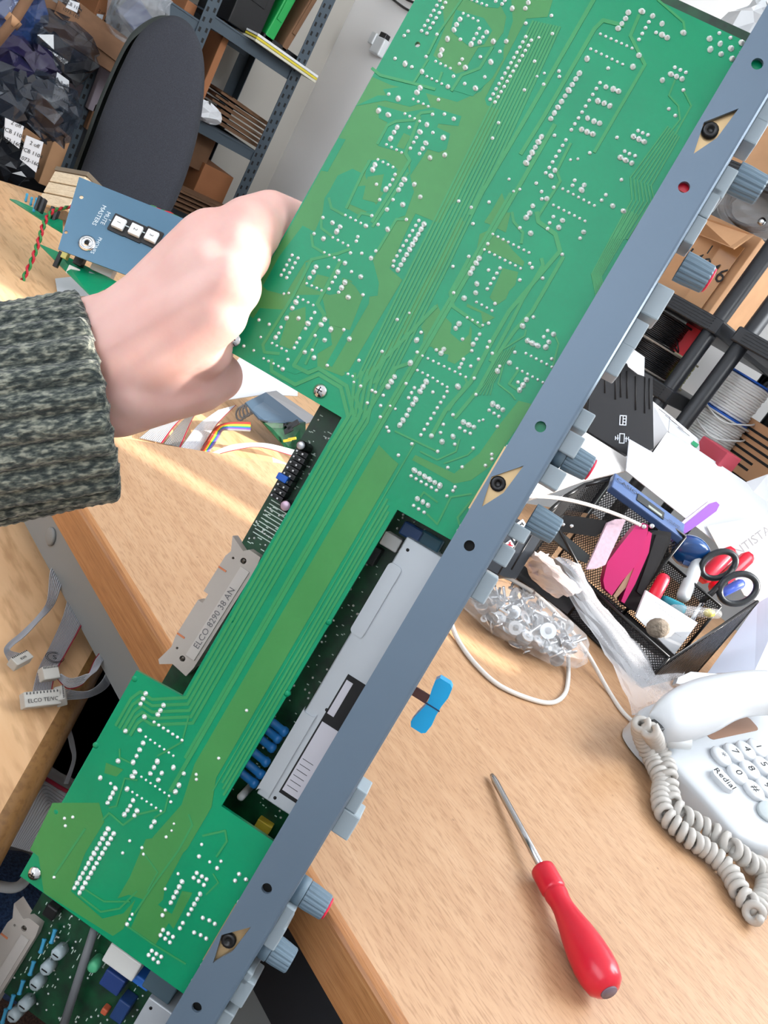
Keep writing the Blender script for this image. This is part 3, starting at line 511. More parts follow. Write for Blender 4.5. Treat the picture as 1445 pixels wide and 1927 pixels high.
# --- component board behind
HB = -.03
M_cb = mat('dark_green_board', (8, 74, 42), .4, noise=.5, nscale=160, var=(3, 40, 24), coat=.2)
cb = MB().box((-.0005, -.03, HB-.0008), (.081, .52, .0016)).build('component_board', M_cb, mod)
M_silk = mat('white_silkscreen', (205, 222, 212), .7)
sk = MB()
for i in range(150):
    x = random.uniform(-.040, -.022); y = random.uniform(-.115, .012)
    sk.box((x, y, HB+.0001), (random.uniform(.0004, .0022), .0004, .0002))
for i in range(12): sk.box((-.034, -.028-i*.0018, HB+.0001), (.010, .0004, .0002)); 
for i in range(160):
    x = random.uniform(.0, .038); y = random.uniform(-.15, .0); sk.box((x, y, HB+.0001), (random.uniform(.0004, .0012), .0004, .0002))
for i in range(150):
    x = random.uniform(-.038, .03); y = random.uniform(-.285, -.215); sk.box((x, y, HB+.0001), (.0004, random.uniform(.0004, .0022), .0002))
sk.build('silkscreen_print', M_silk, cb)['kind'] = 'stuff'
sd = MB()
for i in range(260):
    x, y = random.choice([(random.uniform(-.040, -.022), random.uniform(-.115, .012)), (random.uniform(0, .038), random.uniform(-.15, 0)), (random.uniform(-.04, .03), random.uniform(-.285, -.215))])
    sd.lathe([(.0006, HB), (.0003, HB+.0004)], 6, TR((x, y, 0)))
sd.build('solder_dots', SOLDER, cb)['kind'] = 'stuff'
def on(px, h): x, y = B(*px, h); return Vector((x, y, h))
# parts along the left strip: capacitors and a pin header
M_al = mat('aluminium_can', (196, 198, 204), .3, .7); M_sleeve = mat('black_sleeve', (20, 20, 26), .4)
def cap(px, r, h, m=M_sleeve, top=M_al):
    p_ = on(px, HB+h); o = MB().lathe([(r, HB), (r, HB+h*.94), (r*.9, HB+h)], 14, TR((p_.x, p_.y, 0))).build('electrolytic_capacitor', m, mod)
    MB().lathe([(r*.85, HB+h), (r*.8, HB+h+.0002), (.0001, HB+h+.0002)], 14, TR((p_.x, p_.y, 0))).build('can_top', top, o)
cap((566, 838), .0022, .012); cap((537, 952), .0026, .010, M_sleeve, mat('pink_can', (196, 170, 190), .35, .4))
hd = on((545, 895), HB+.006)
for i in range(9):
    o = MB().box((hd.x, hd.y+.011-i*.0027, HB+.004), (.006, .0022, .008)).build('header_block', BLACK, mod)
    MB().box((hd.x-.0014, hd.y+.011-i*.0027, HB+.009), (.0007, .0007, .003)).box((hd.x+.0014, hd.y+.011-i*.0027, HB+.009), (.0007, .0007, .003)).build('pin', CHROME, o)
MB().box((hd.x-.001, hd.y-.002, HB+.0095), (.005, .003, .004), bev=.0004).build('jumper', mat('blue_jumper', (30, 96, 196), .4), mod)
# the grey edge connector with its latches
M_conn = mat('warm_grey_plastic', (176, 168, 160), .5)
def conn(px_top, px_bot, h, lat=True):
    a = on(px_top, h); b_ = on(px_bot, h); L = (a-b_).length; d = (a-b_).normalized(); xx = Vector((d.y, -d.x, 0))
    m = frame(b_, d, (0, 0, 1)); y1 = .0135
    sh = [(-.002, -.004), (.003, -.005), (L-.003, -.005), (L+.002, -.004), (L+.002, .002), (L, .004), (L+.003, .0115), (L-.003, .0085), (L-.006, y1-.004), (L-.012, y1-.004), (L*.58, y1-.004), (L*.58, y1-.0065), (L*.5, y1-.0065), (L*.5, y1-.004), (.010, y1-.004), (.005, .0085), (-.003, .0105), (-.0045, .009), (-.001, .004)]
    o = plate('edge_connector', sh, [circ(.0035, .0015, .0014, 10), circ(L-.0035, .0015, .0014, 10), circ(.006, .006, .0006, 8), circ(L-.005, .006, .0006, 8)], -.005, .002, M_conn, mod, m)
    MB().box((L/2, -.0012, .0022), (L-.012, .0045, .0008)).build('pin_cover', mat('pale_grey_plastic', (190, 184, 178), .5), o)
    for x in (.0035, L-.0035): MB().lathe([(.0012, -.001), (.0012, .0012), (.0008, .0018), (.0001, .0018)], 8, TR((x, .0015, 0))).build('rivet', mat('dull_steel', (90, 84, 78), .4, .8), o)
    MB().box((L*.8, .0075, .0021), (.0008, .004, .0004)).box((L*.2, .0075, .0021), (.0008, .004, .0004)).build('orange_mark', mat('orange_mark', (200, 120, 80), .6), o)
    return o, L
c1, L1 = conn((474, 1046), (344, 1254), HB+.004)
text('ELCO 8290 38 AN', .0040, mat('grey_ink', (104, 102, 104), .6), c1, TR((L1*.46, -.0012, .0028)))
c2, L2 = conn((62, 1735), (-60, 1935), HB+.002)
MB().box((*B(100, 1712, HB+.003), HB+.003), (.006, .006, .006), bev=.0008).build('transistor', BLACK, mod)
# silver fader unit seen in the cut-out
M_fad = mat('brushed_zinc', (190, 196, 202), .38, .35)
hF = -.012
fp = [B(*p, hF) for p in ((765, 1013), (843, 1052), (560, 1545), (482, 1492))]
fx0 = (fp[0][0]+fp[3][0])/2; fy1 = (fp[0][1]+fp[1][1])/2; fy0 = (fp[2][1]+fp[3][1])/2
fad = MB().box(((fx0+.041)/2, (fy0+fy1)/2, (hF+HB+.002)/2), (.041-fx0, fy1-fy0, hF-HB-.002), bev=.0005).build('fader_unit', M_fad, mod)
for (ya, yb) in ((fy1-.012, fy1-.045), (fy0+.003, fy0+.040)): MB().prism(rrect(fx0-.0008, yb, fx0+.0052, ya, .0018), hF-.0012, hF+.0009).build('raised_rib', M_fad, fad)
lx = (B(700, 1300, hF)[0]); pts = [B(*p, hF) for p in ((655, 1268), (525, 1490))]
ly1, ly0 = pts[0][1], pts[1][1]; lx0 = (pts[0][0]+pts[1][0])/2
MB().box(((lx0+.040)/2, (ly0+ly1)/2, hF+.0001), (.040-lx0, ly1-ly0, .0003)).build('label_border', INK, fad)
lm = mat('pale_label', (198, 196, 204), .5)
lw = .040-lx0; MB().box((lx0+lw*.52, ly0+(ly1-ly0)*.32, hF+.0003), (lw*.9, (ly1-ly0)*.58, .0003)).box((lx0+lw*.22, ly0+(ly1-ly0)*.82, hF+.0003), (lw*.3, (ly1-ly0)*.28, .0003)).build('label_field', lm, fad)
lines = MB()
for i in range(6): lines.box((lx0+lw*.4, ly0+(ly1-ly0)*(.08+i*.045), hF+.0005), (lw*.5, .0002, .0001))
lines.build('label_print', INK, fad)
for p_ in ((fx0+.003, fy1-.0045), (fx0+.0075, (fy0+fy1)/2-.016), (fx0+.0075, fy0+.0028)): MB().lathe([(.0007, hF), (.0007, hF+.0003), (.0001, hF+.0003)], 10, TR((*p_, 0))).build('rivet_hole', INK, fad)
# blue resistors
M_res = mat('blue_resistor', (34, 116, 186), .35)
for i, px in enumerate([(508, 1378), (497, 1395), (486, 1422), (476, 1445), (464, 1462), (520, 1365)]):
    p_ = on(px, -.018); r = .0021
    MB().lathe([(r*.6, -.006), (r, -.0052), (r*1.05, -.0036), (r*.85, -.0028), (r*.85, .0028), (r*1.05, .0036), (r, .0052), (r*.6, .006)], 12, TR(p_) @ RZ(-6) @ RY(90)).build('blue_resistor', M_res, mod)
p_ = on((453, 1500), -.018); MB().lathe([(.0017, HB), (.0017, -.018), (.001, -.0172), (.0002, -.0172)], 12, TR((p_.x, p_.y, 0))).build('white_post', WHITE, mod)
p_ = on((495, 1556), HB+.004); MB().box((p_.x, p_.y, HB+.002), (.007, .004, .005), bev=.0004).build('yellow_capacitor', mat('yellow_capacitor', (196, 170, 52), .5), mod)
for px, c, d in [((735, 1020), (222, 222, 222), (.008, .006)), ((775, 1003), (34, 74, 130), (.010, .006)), ((808, 1020), (40, 90, 110), (.010, .006)), ((690, 1040), (30, 34, 36), (.01, .008))]:
    p_ = on(px, -.02); MB().box((p_.x, p_.y, (-.02+HB)/2), (*d, -.02-HB), bev=.0006).build('box_capacitor', mat('cap_%d_%d' % c[:2], c, .45), mod)
# parts at the bottom, below the edge of the solder side board
for i, px in enumerate([(105, 1798), (84, 1826), (64, 1855), (42, 1895), (22, 1915)]):
    p_ = on(px, HB+.006); o = MB().lathe([(.0030, HB), (.0030, HB+.005), (.0022, HB+.0062), (.0005, HB+.0062)], 10, TR((p_.x, p_.y, 0))).build('trimmer', mat('frosted_grey_plastic', (170, 184, 190), .3), mod)
    MB().box((p_.x, p_.y, HB+.0063), (.003, .0005, .0003)).build('slot', BLACK, o)
for i, px in enumerate([(80, 1780), (60, 1822), (40, 1858), (22, 1885), (8, 1912), (100, 1762)]):
    p_ = on(px, HB+.003); MB().lathe([(.0009, -.003), (.0012, -.0026), (.0009, -.0018), (.0009, .0018), (.0012, .0026), (.0009, .003)], 8, TR(p_) @ RX(70) @ RY(20)).build('blue_resistor', mat('pale_blue_resistor', (58, 150, 190), .35), mod)
    MB().box((p_.x+.006, p_.y-.003, HB+.0015), (.0006, .004, .003)).build('wire_link', CHROME, mod)
a, b_ = on((178, 1748), HB+.008), on((118, 1935), HB+.008)
MB().tube([a, a.lerp(b_, .5), b_], .0019, 10).build('grey_cable', mat('grey_cable_sheath', (110, 112, 116), .5), mod)
p_ = on((172, 1822), HB+.007); MB().lathe([(.0028, HB), (.0028, HB+.006), (.002, HB+.007), (.0004, HB+.007)], 12, TR((p_.x, p_.y, 0))).build('green_capacitor', mat('green_ceramic', (90, 190, 140), .35), mod)
for px, d, c, h in [((228, 1812), (.016, .009), (216, 216, 212), .016), ((262, 1848), (.010, .004), (46, 110, 200), .010), ((300, 1858), (.014, .009), (70, 90, 100), .014), ((210, 1850), (.010, .008), (34, 60, 120), .008), ((225, 1905), (.006, .01), (30, 60, 110), .008), ((195, 1905), (.003, .003), (190, 90, 60), .004)]:
    p_ = on(px, HB+h); MB().box((p_.x, p_.y, HB+h/2), (*d, h), bev=.0006).build('component', mat('comp_%d_%d' % c[:2], c, .45), mod)
p_ = on((285, 1895), HB+.015); f2 = MB().box((p_.x+.010, p_.y-.012, HB+.008), (.026, .03, .014), bev=.0005).build('fader_unit', M_fad, mod)
MB().lathe([(.0007, HB+.015), (.0007, HB+.0153), (.0001, HB+.0153)], 10, TR((p_.x, p_.y-.0005, 0))).build('rivet_hole', INK, f2)
# spacers that hold the two boards together
for px in (q('C', 660, 1213), (66, 1643)):
    x, y = B(*px); MB().lathe([(.0026, HB), (.0026, -.0016)], 10, TR((x, y, 0))).build('spacer', CHROME, mod)
# ================================================================ the hand, sleeve and leg of the person
def skin_mat():
    m = mat('skin', (230, 190, 181), .5, sss=.3, noise=.5, nscale=40, var=(222, 172, 162), bump=.06, bscale=160, spec=.4)
    return m
def capsule(bm, a, b, ra, rb, flat=1.0):
    a = Vector(a); b = Vector(b); d = b-a; L = d.length
    mb = MB(); prof = []
    for i in range(5): t = math.pi/2*i/4; prof.append((max(ra*math.sin(t), 1e-4), -ra*math.cos(t)))
    for i in range(5): t = math.pi/2*i/4; prof.append((max(rb*math.cos(t), 1e-4), L+rb*math.sin(t)))
    z = d.normalized(); vv = Vector(-fw); x = (vv-z*vv.dot(z)).normalized(); y = z.cross(x)
    m = Matrix(((x[0]*flat, y[0], z[0], a[0]), (x[1]*flat, y[1], z[1], a[1]), (x[2]*flat, y[2], z[2], a[2]), (0, 0, 0, 1)))
    mb.lathe(prof, 14, m); b0 = len(bm.v); bm.v += mb.v; bm.f += [tuple(i+b0 for i in f) for f in mb.f]; bm.sm += mb.sm
pr = thing('person', 'left hand in a ribbed dark knit sleeve gripping the green circuit board', 'person', D(100, 780, .318))
hm = MB()
def cp(a, b, flat=1.0):
    pa = D(*a[:3]); pb = D(*b[:3]); capsule(hm, pa, pb, a[3]*a[2]/FPX, b[3]*b[2]/FPX, flat)
# forearm and wrist (wide across, thinner front to back)
for dy in (-52, 0, 52): cp((-260, 850+dy*1.5, .335, 95), (150, 702+dy, .318, 76), .95)
for dy in (-60, -20, 20, 58): cp((150, 702+dy, .318, 76), (245, 672+dy, .312, 72), .95)
# back of the hand, from the wrist to the row of knuckles
cp((225, 618, .312, 70), (470, 432, .303, 62)); cp((225, 640, .310, 78), (452, 478, .298, 60)); cp((230, 672, .309, 80), (436, 540, .292, 58)); cp((235, 700, .312, 80), (416, 592, .294, 52)); cp((235, 660, .312, 84), (390, 520, .298, 86), .7)
cp((240, 610, .312, 66), (400, 470, .304, 78), .8)
# knuckles to the fingers, which bend away behind the board
cp((470, 430, .303, 60), (508, 402, .314, 44)); cp((508, 402, .314, 44), (560, 412, .330, 33)); cp((560, 412, .330, 33), (622, 448, .334, 28)); cp((622, 448, .334, 28), (640, 474, .334, 26))
cp((448, 478, .298, 54), (464, 470, .321, 36)); cp((464, 470, .321, 36), (545, 490, .334, 30)); cp((545, 490, .334, 30), (600, 518, .334, 26))
cp((438, 540, .292, 53), (438, 548, .320, 37)); cp((438, 548, .320, 37), (515, 562, .334, 31)); cp((515, 562, .334, 31), (575, 590, .334, 26))
cp((418, 590, .294, 50), (408, 602, .321, 35)); cp((408, 602, .321, 35), (470, 628, .334, 30)); cp((470, 628, .334, 30), (525, 650, .334, 25))
# thumb, held below the corner of the board
cp((215, 752, .316, 74), (310, 728, .318, 68)); cp((310, 728, .318, 68), (370, 720, .324, 60)); cp((370, 720, .324, 60), (408, 708, .328, 50)); cp((300, 690, .314, 64), (385, 655, .310, 56)); cp((230, 730, .314, 74), (330, 690, .314, 66))
me = hm.mesh('hand', None); tmp = bpy.data.objects.new('hand_tmp', me); COL.objects.link(tmp)
r_ = tmp.modifiers.new('r', 'REMESH'); r_.mode = 'VOXEL'; r_.voxel_size = .0013
s2 = tmp.modifiers.new('s', 'SMOOTH'); s2.factor = .6; s2.iterations = 12
dg = bpy.context.evaluated_depsgraph_get(); me2 = bpy.data.meshes.new_from_object(tmp.evaluated_get(dg)); bpy.data.objects.remove(tmp)
me2.transform(pr.matrix_world.inverted()); me2.materials.clear(); me2.materials.append(skin_mat()); me2.polygons.foreach_set('use_smooth', [True]*len(me2.polygons))
me2.name = 'hand'; obj('hand', me2, pr)
# ribbed knitted sleeve
def knit():
    m = mat('knit_wool', (62, 70, 66), .95, noise=.5, nscale=520, var=(30, 36, 38), bump=1.0, bscale=420, spec=.1)
    nt = m.node_tree; b_ = nt.nodes['Principled BSDF']
    tc = nt.nodes.new('ShaderNodeTexCoord'); mp = nt.nodes.new('ShaderNodeMapping'); mp.inputs['Scale'].default_value = (230, 620, 620); nt.links.new(tc.outputs['Object'], mp.inputs[0])
    n = nt.nodes.new('ShaderNodeTexNoise'); n.inputs['Scale'].default_value = 1.0; n.inputs['Detail'].default_value = 2; nt.links.new(mp.outputs[0], n.inputs['Vector'])
    r = nt.nodes.new('ShaderNodeValToRGB'); e = r.color_ramp.elements; e[0].position = .38; e[0].color = srgb(48, 56, 56); e[1].position = .68; e[1].color = srgb(150, 152, 138); x = e.new(.52); x.color = srgb(88, 94, 88)
    nt.links.new(n.outputs['Fac'], r.inputs[0]); nt.links.new(r.outputs[0], b_.inputs['Base Color'])
    bp = [x for x in nt.nodes if x.type == 'BUMP'][0]; nt.links.new(n.outputs['Fac'], bp.inputs['Height']); bp.inputs['Distance'].default_value = .0016
    b_.inputs['Sheen Weight'].default_value = .3
    return m
A_, B_ = D(-300, 830, .335), D(188, 748, .317)
ax = (B_-A_).normalized(); vv = Vector(-fw); vx = (vv-ax*vv.dot(ax)).normalized(); vy = vx.cross(ax); vy = vy if vy.dot(Vector(CU)) > 0 else -vy
SM = frame(A_, ax, vx)
Lw = (B_-A_).length; rows_ = []; NR = 26; N = NR*10; NL = 90
sy = 1 if (SM.to_3x3() @ Vector((0, 1, 0))).dot(Vector(CU)) > 0 else -1
for i in range(NL+1):
    t = i/NL; xx = Lw*t; R0 = .0490+(.0425-.0490)*t
    if t > .985: R0 -= .002*((t-.985)/.015)**2
    ring = []
    for k_ in range(N):
        th = 2*math.pi*k_/N; rib = abs(math.sin(th*NR/2+.25*math.sin(xx*60)))**.8
        st = .00025*math.sin(xx*2*math.pi/.0042+(k_//10)*1.7)
        rr = R0-.0030+.0042*rib+st+.0005*math.sin(7*th+xx*90)
        lean = (-.003*(sy*math.sin(th))+.0165*math.cos(th))*max(0, (t-.5)/.5)
        ring.append((xx+lean, rr*math.sin(th), rr*.74*math.cos(th)))
    rows_.append(ring)
for (dx, kk) in ((.0006, .94), (-.004, .9), (-.03, .88)):
    ring = []
    for k_ in range(N):
        x, y, z = rows_[NL][k_]; ring.append((x+dx, y*kk, z*kk))
    rows_.append(ring)
mb = MB(); vs = [p for r_ in rows_ for p in r_]; nr = len(rows_)
mb.add(vs, [(i*N+k_, i*N+(k_+1) % N, (i+1)*N+(k_+1) % N, (i+1)*N+k_) for i in range(nr-1) for k_ in range(N)], True)
mb.build('knit_sleeve', knit(), pr, pr.matrix_world.inverted() @ SM)
dn = mat('blue_denim', (62, 92, 136), .9, noise=.6, nscale=500, var=(28, 48, 84), bump=.6, bscale=500)
tp = [D(-330, 1780, .56), D(-150, 1745, .57), D(-30, 1735, .58), D(40, 1745, .60), D(80, 1790, .64)]
MB().tube(smoothline(tp, 5), [.055]*6+[.05]*7+[.045]*4+[.04]*4, 20).build('jeans', dn, pr, pr.matrix_world.inverted())
# ================================================================ left: cables, modules and the chair
M_rib = mat('grey_ribbon', (150, 152, 158), .5); M_ribl = mat('pale_ribbon', (188, 190, 196), .5); M_ribd = mat('groove_grey', (96, 98, 106), .6); M_redl = mat('red_wire_edge', (150, 24, 52), .5)
def ribbon_cable(label, A, B_, cores=10, red='B', m=None, grp='grey ribbon cables'):
    """A, B_: the two edges as 3D points. A flat cable with grooves between its cores and a red first wire"""
    A = smoothline(A, 5); B_ = smoothline(B_, 5); n = len(A)
    t = thing('ribbon_cable', label, 'cable', A[0].lerp(B_[0], .5), grp); inv = t.matrix_world.inverted()
    mb = MB(); rd = MB()
    for c in range(cores):
        f0_, f1_ = (c+.06)/cores, (c+.94)/cores
        vs = []
        for i in range(n):
            a, b_ = A[i].lerp(B_[i], f0_), A[i].lerp(B_[i], f1_); tt = A[min(i+1, n-1)]-A[max(i-1, 0)]; nn = tt.cross(b_-a)
            nn = nn.normalized()*.0005 if nn.length > 1e-12 else Vector((0, 0, .0005)); md = a.lerp(b_, .5)
            vs += [a, md+nn, b_, md-nn]
        fs = [(i*4+k_, i*4+(k_+1) % 4, i*4+4+(k_+1) % 4, i*4+4+k_) for i in range(n-1) for k_ in range(4)]
        first = (c == cores-1 and red == 'B') or (c == 0 and red == 'A')
        (rd if first else mb).add(vs, fs)
    mb.build('cores', m or M_rib, t, inv)
    if red: rd.build('red_core', M_redl, t, inv)
    return t, inv
LZc = LZ+.004
def zz(pts, z=LZc): return [Z(x, y, z+(h[0] if h else 0)) for x, y, *h in pts]
M_idc = mat('idc_socket_grey', (176, 174, 168), .5)
def idc(t, inv, px, ang, wd, hg, txt=None, z=LZc+.004, dep=.006):
    p = Z(*px, z); a = math.radians(ang); d = (Z(px[0]+30*math.cos(a), px[1]+30*math.sin(a), z)-p)
    m = inv @ frame(p, d, (Vector(-fw)+Vector((0, 0, .6))))
    o = MB().box((0, 0, 0), (wd, hg, dep), bev=.0006).build('socket', M_idc, t, m)
    tt = MB()
    for i in range(10): tt.box((-wd*.42+wd*.84*i/9, hg*.38, dep/2+.0001), (wd*.03, hg*.14, .0004))
    tt.build('contact_slots', BLACK, o)
    if txt: text(txt, hg*.36, INK, o, TR((0, -hg*.12, dep/2+.0003)))
t, inv = ribbon_cable('narrow grey ribbon cable curling left on the pale desk, small socket on its end', zz([(108, 1050, .01), (94, 1075, .01), (88, 1130, .008), (70, 1160, .004), (40, 1190), (14, 1212), (8, 1228), (20, 1252)]), zz([(122, 1076, .01), (113, 1112, .01), (100, 1142, .008), (76, 1166, .01), (48, 1196, .006), (24, 1215, .004), (20, 1224, .004), (44, 1230, .006)]), 8, None)
idc(t, inv, (38, 1243), -28, .0125, .006, '8290')
t, inv = ribbon_cable('wide grey ribbon cable with a round inked stamp, socket lying on the pale desk', zz([(134, 1098, .01), (118, 1160, .006), (94, 1215), (72, 1258), (60, 1306)]), zz([(172, 1142, .012), (150, 1185, .008), (126, 1228, .004), (106, 1265, .002), (97, 1306)]), 14, 'B')
idc(t, inv, (76, 1316), -6, .0200, .0085, 'ELCO TE/VC')
p = Z(103, 1237, LZc+.0025); rg = MB()
for rr in (.0052, .0042): rg.tube([Vector((rr*math.cos(a*.3927), rr*math.sin(a*.3927), 0)) for a in range(16)], .0002, 4, closed=True)
o = rg.build('ink_stamp', INK, t, inv @ frame(p, Z(140, 1195, LZc)-p, Vector((-.2, -.1, 1)))); text('S', .0055, INK, o, RZ(-60))
t, inv = ribbon_cable('grey ribbon cable looping down past the desk corner with a red edge', zz([(200, 1212, .012), (178, 1240, .01), (165, 1270, .006), (150, 1292, .004), (125, 1296, .004), (104, 1272, .006)]), zz([(228, 1225, .012), (200, 1236, .012), (182, 1262, .01), (163, 1268, .008), (135, 1276, .008), (114, 1268, .012)]), 9, 'A', M_ribl)
idc(t, inv, (92, 1268), -8, .0095, .0075, None, LZc+.010)
t, inv = ribbon_cable('grey ribbon cable crossing in front of the dark gap, socket standing on end', zz([(222, 1240, .004), (205, 1290, -.004), (170, 1312), (125, 1318)]), zz([(214, 1222, .01), (195, 1275), (165, 1300, .004), (122, 1296, .004)]), 9, None)
idc(t, inv, (114, 1310), 84, .0105, .0055, '8290')
t, inv = ribbon_cable('narrow pale ribbon cable hanging down below the pale desk edge', [D(*p, .47) for p in [(138, 1318), (126, 1360), (130, 1400), (136, 1430), (120, 1475)]], [D(*p, .475) for p in [(146, 1318), (130, 1355), (140, 1395), (142, 1430), (128, 1475)]], 4, None, M_ribl)
t, inv = ribbon_cable('broad pale ribbon cable folded into a loop with a dark red edge', [D(*p) for p in [(150, 1500, .44), (110, 1478, .445), (80, 1462, .45), (66, 1478, .44), (45, 1525, .43), (14, 1590, .43)]], [D(*p) for p in [(150, 1640, .43), (135, 1615, .43), (125, 1590, .44), (120, 1560, .425), (98, 1575, .42), (64, 1605, .42)]], 16, None, mat('lit_ribbon', (222, 226, 232), .45))  # ribbon colour raised to stand for the light falling on this loop
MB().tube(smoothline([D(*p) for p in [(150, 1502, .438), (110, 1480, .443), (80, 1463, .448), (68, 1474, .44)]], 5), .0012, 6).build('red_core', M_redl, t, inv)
MB().tube(smoothline([D(*p, .45) for p in [(-20, 1600), (20, 1655), (60, 1690)]], 5), .0035, 8)
o = MB().tube(smoothline([D(*p) for p in [(-40, 1655, .45), (0, 1668, .45), (35, 1668, .45), (60, 1640, .46)]], 5), .0030, 8).build('cable', WHITE); tag(o, 'thick white cable end at the left edge, below the folded ribbon cable', 'cable')
# a grey bin on the floor under the desks
bp_ = Z(165, 1440, .0); bp_ = Z(165, 1430, .22); bp_.z = 0; bn = thing('waste_bin', 'round grey bin in the dark under the desks', 'bin', bp_)
MB().lathe([(.10, 0), (.13, .30), (.135, .30), (.135, .31), (.125, .31), (.095, .01), (.001, .01)], 28).build('bucket', mat('grey_bin_plastic', (140, 142, 146), .4), bn)
MB().lathe([(.138, .30), (.14, .305), (.138, .312), (.125, .312), (.125, .30)], 28).build('rim', mat('grey_bin_plastic', (140, 142, 146), .4), bn)
# ribbons and wires on the far part of the pale desk, beyond the corner of the main desk
RC = [([(262, 824), (300, 795, .01), (345, 772, .02)], [(306, 834), (335, 795, .01), (372, 768, .02)], 12, 'B', M_rib, 'blue-grey ribbon cable nearest the wrist, beyond the desk corner'),
      ([(308, 835), (340, 795, .01), (368, 770, .02)], [(340, 842), (362, 790, .012), (378, 768, .02)], 10, 'B', mat('dark_ribbon', (112, 112, 112), .5), 'darker grey ribbon cable between two paler ones beyond the desk corner'),
      ([(340, 842), (372, 800, .01), (410, 772, .02)], [(378, 850), (410, 798, .012), (445, 762, .02)], 14, 'B', M_ribl, 'pale ribbon cable with red edge next to the rainbow wires'),
      ([(400, 858, .008), (440, 848, .02), (490, 842, .024), (560, 862, .01)], [(398, 852, .02), (440, 836, .034), (500, 834, .036), (560, 848, .02)], 8, 'A', M_ribl, 'pale ribbon cable lying along the far desk edge, in front of the blue panel')]
for a, b_, n_, rd, m, lb in RC: ribbon_cable(lb, zz(a), zz(b_), n_, rd, m, 'ribbon cables beyond the desk')
rw = thing('rainbow_wires', 'bundle of coloured wires curving beyond the desk corner', 'wires', Z(420, 800)); inv = rw.matrix_world.inverted()
for i, c in enumerate([(120, 60, 40), (190, 30, 40), (220, 120, 40), (210, 190, 50), (50, 130, 70), (50, 80, 170), (110, 70, 150), (120, 120, 124)]):
    o_ = i*2.2
    MB().tube(smoothline(zz([(378+o_, 852-o_*.2, .004), (396+o_, 822, .01), (405+o_*.8, 806+o_*.3, .02), (430, 796+o_*.8, .03), (470, 795+o_, .024)]), 5), .0011, 6).build('wire', mat('wire_%d' % i, c, .45), rw, inv)
m3 = thing('circuit_module', 'dark blue metal panel with a small circuit board, under the corner of the green board', 'circuit module', D(530, 780, .98)); inv = m3.matrix_world.inverted()
def solid(parent, inv, name, pts, d, th, m):
    """flat sheet of thickness th through photo outline points lying at depth d (one value, or one for each)"""
    ds = d if isinstance(d, (list, tuple)) else [d]*len(pts)
    P = [D(x, y, z) for (x, y), z in zip(pts, ds)]
    c = sum(P, Vector())/len(P); n_ = sum(((P[i]-c).cross(P[(i+1) % len(P)]-c) for i in range(len(P))), Vector()).normalized()
    if n_.dot(Vector(fw)) > 0: n_ = -n_
    k_ = len(P); mb = MB().add(P+[p-n_*th for p in P], [tuple(range(k_)), tuple(range(k_, 2*k_))[::-1]]+[(i, k_+i, k_+(i+1) % k_, (i+1) % k_) for i in range(k_)])
    return mb.build(name, m, parent, inv)
M_pan2 = mat('steel_blue_panel', (74, 96, 116), .3, .35)
solid(m3, inv, 'panel', [(462, 757), (500, 738), (575, 795), (505, 793), (488, 788)], [.90, .97, .97, .90, .9], .002, M_pan2)
solid(m3, inv, 'bracket', [(500, 738), (520, 735), (600, 790), (575, 797)], [.97, .98, .98, .97], .002, mat('bare_steel', (150, 150, 152), .4, .5))
solid(m3, inv, 'board', [(490, 790), (575, 794), (575, 850), (540, 846)], [.9, .97, .97, .93], .0016, M_cb)
for i, (x, y) in enumerate([(528, 803), (540, 812), (552, 800)]): MB().box((0, 0, .003), (.006, .016, .006)).build('chip', BLACK, m3, inv @ facing(x, y, .94, 60))
for (x, y) in ((541, 829), (550, 826)): MB().box((0, 0, .002), (.010, .003, .004), bev=.0004).build('yellow_part', mat('yellow_part', (214, 186, 60), .5), m3, inv @ facing(x, y, .925, -10))
cb2 = thing('curled_cable', 'small coil of grey wire beside the blue panel, beyond the desk corner', 'cable', D(460, 775, .93)); inv = cb2.matrix_world.inverted()
MB().tube([D(450+9*math.cos(a*.5)+a*.5, 780+12*math.sin(a*.5)-a*.3, .93) for a in range(60)], .0012, 6).build('coil', mat('grey_cable_sheath', (110, 112, 116), .5), cb2, inv)
pp = thing('paper_sheet', 'white sheet of paper in full sun just under the corner of the green board', 'paper', D(500, 710, .99)); solid(pp, pp.matrix_world.inverted(), 'sheet', [(430, 700), (460, 660), (560, 700), (560, 745), (500, 742), (430, 752)], [.98, 1.0, 1.03, 1.0, .98, .96], .001, PAPER)
pp = thing('paper_sheet', 'torn white paper scrap at the far edge of the main desk', 'paper', Z(520, 868)); solid(pp, pp.matrix_world.inverted(), 'sheet', [(512, 860), (540, 872), (530, 885), (520, 876), (514, 872)], .73, .001, PAPER)
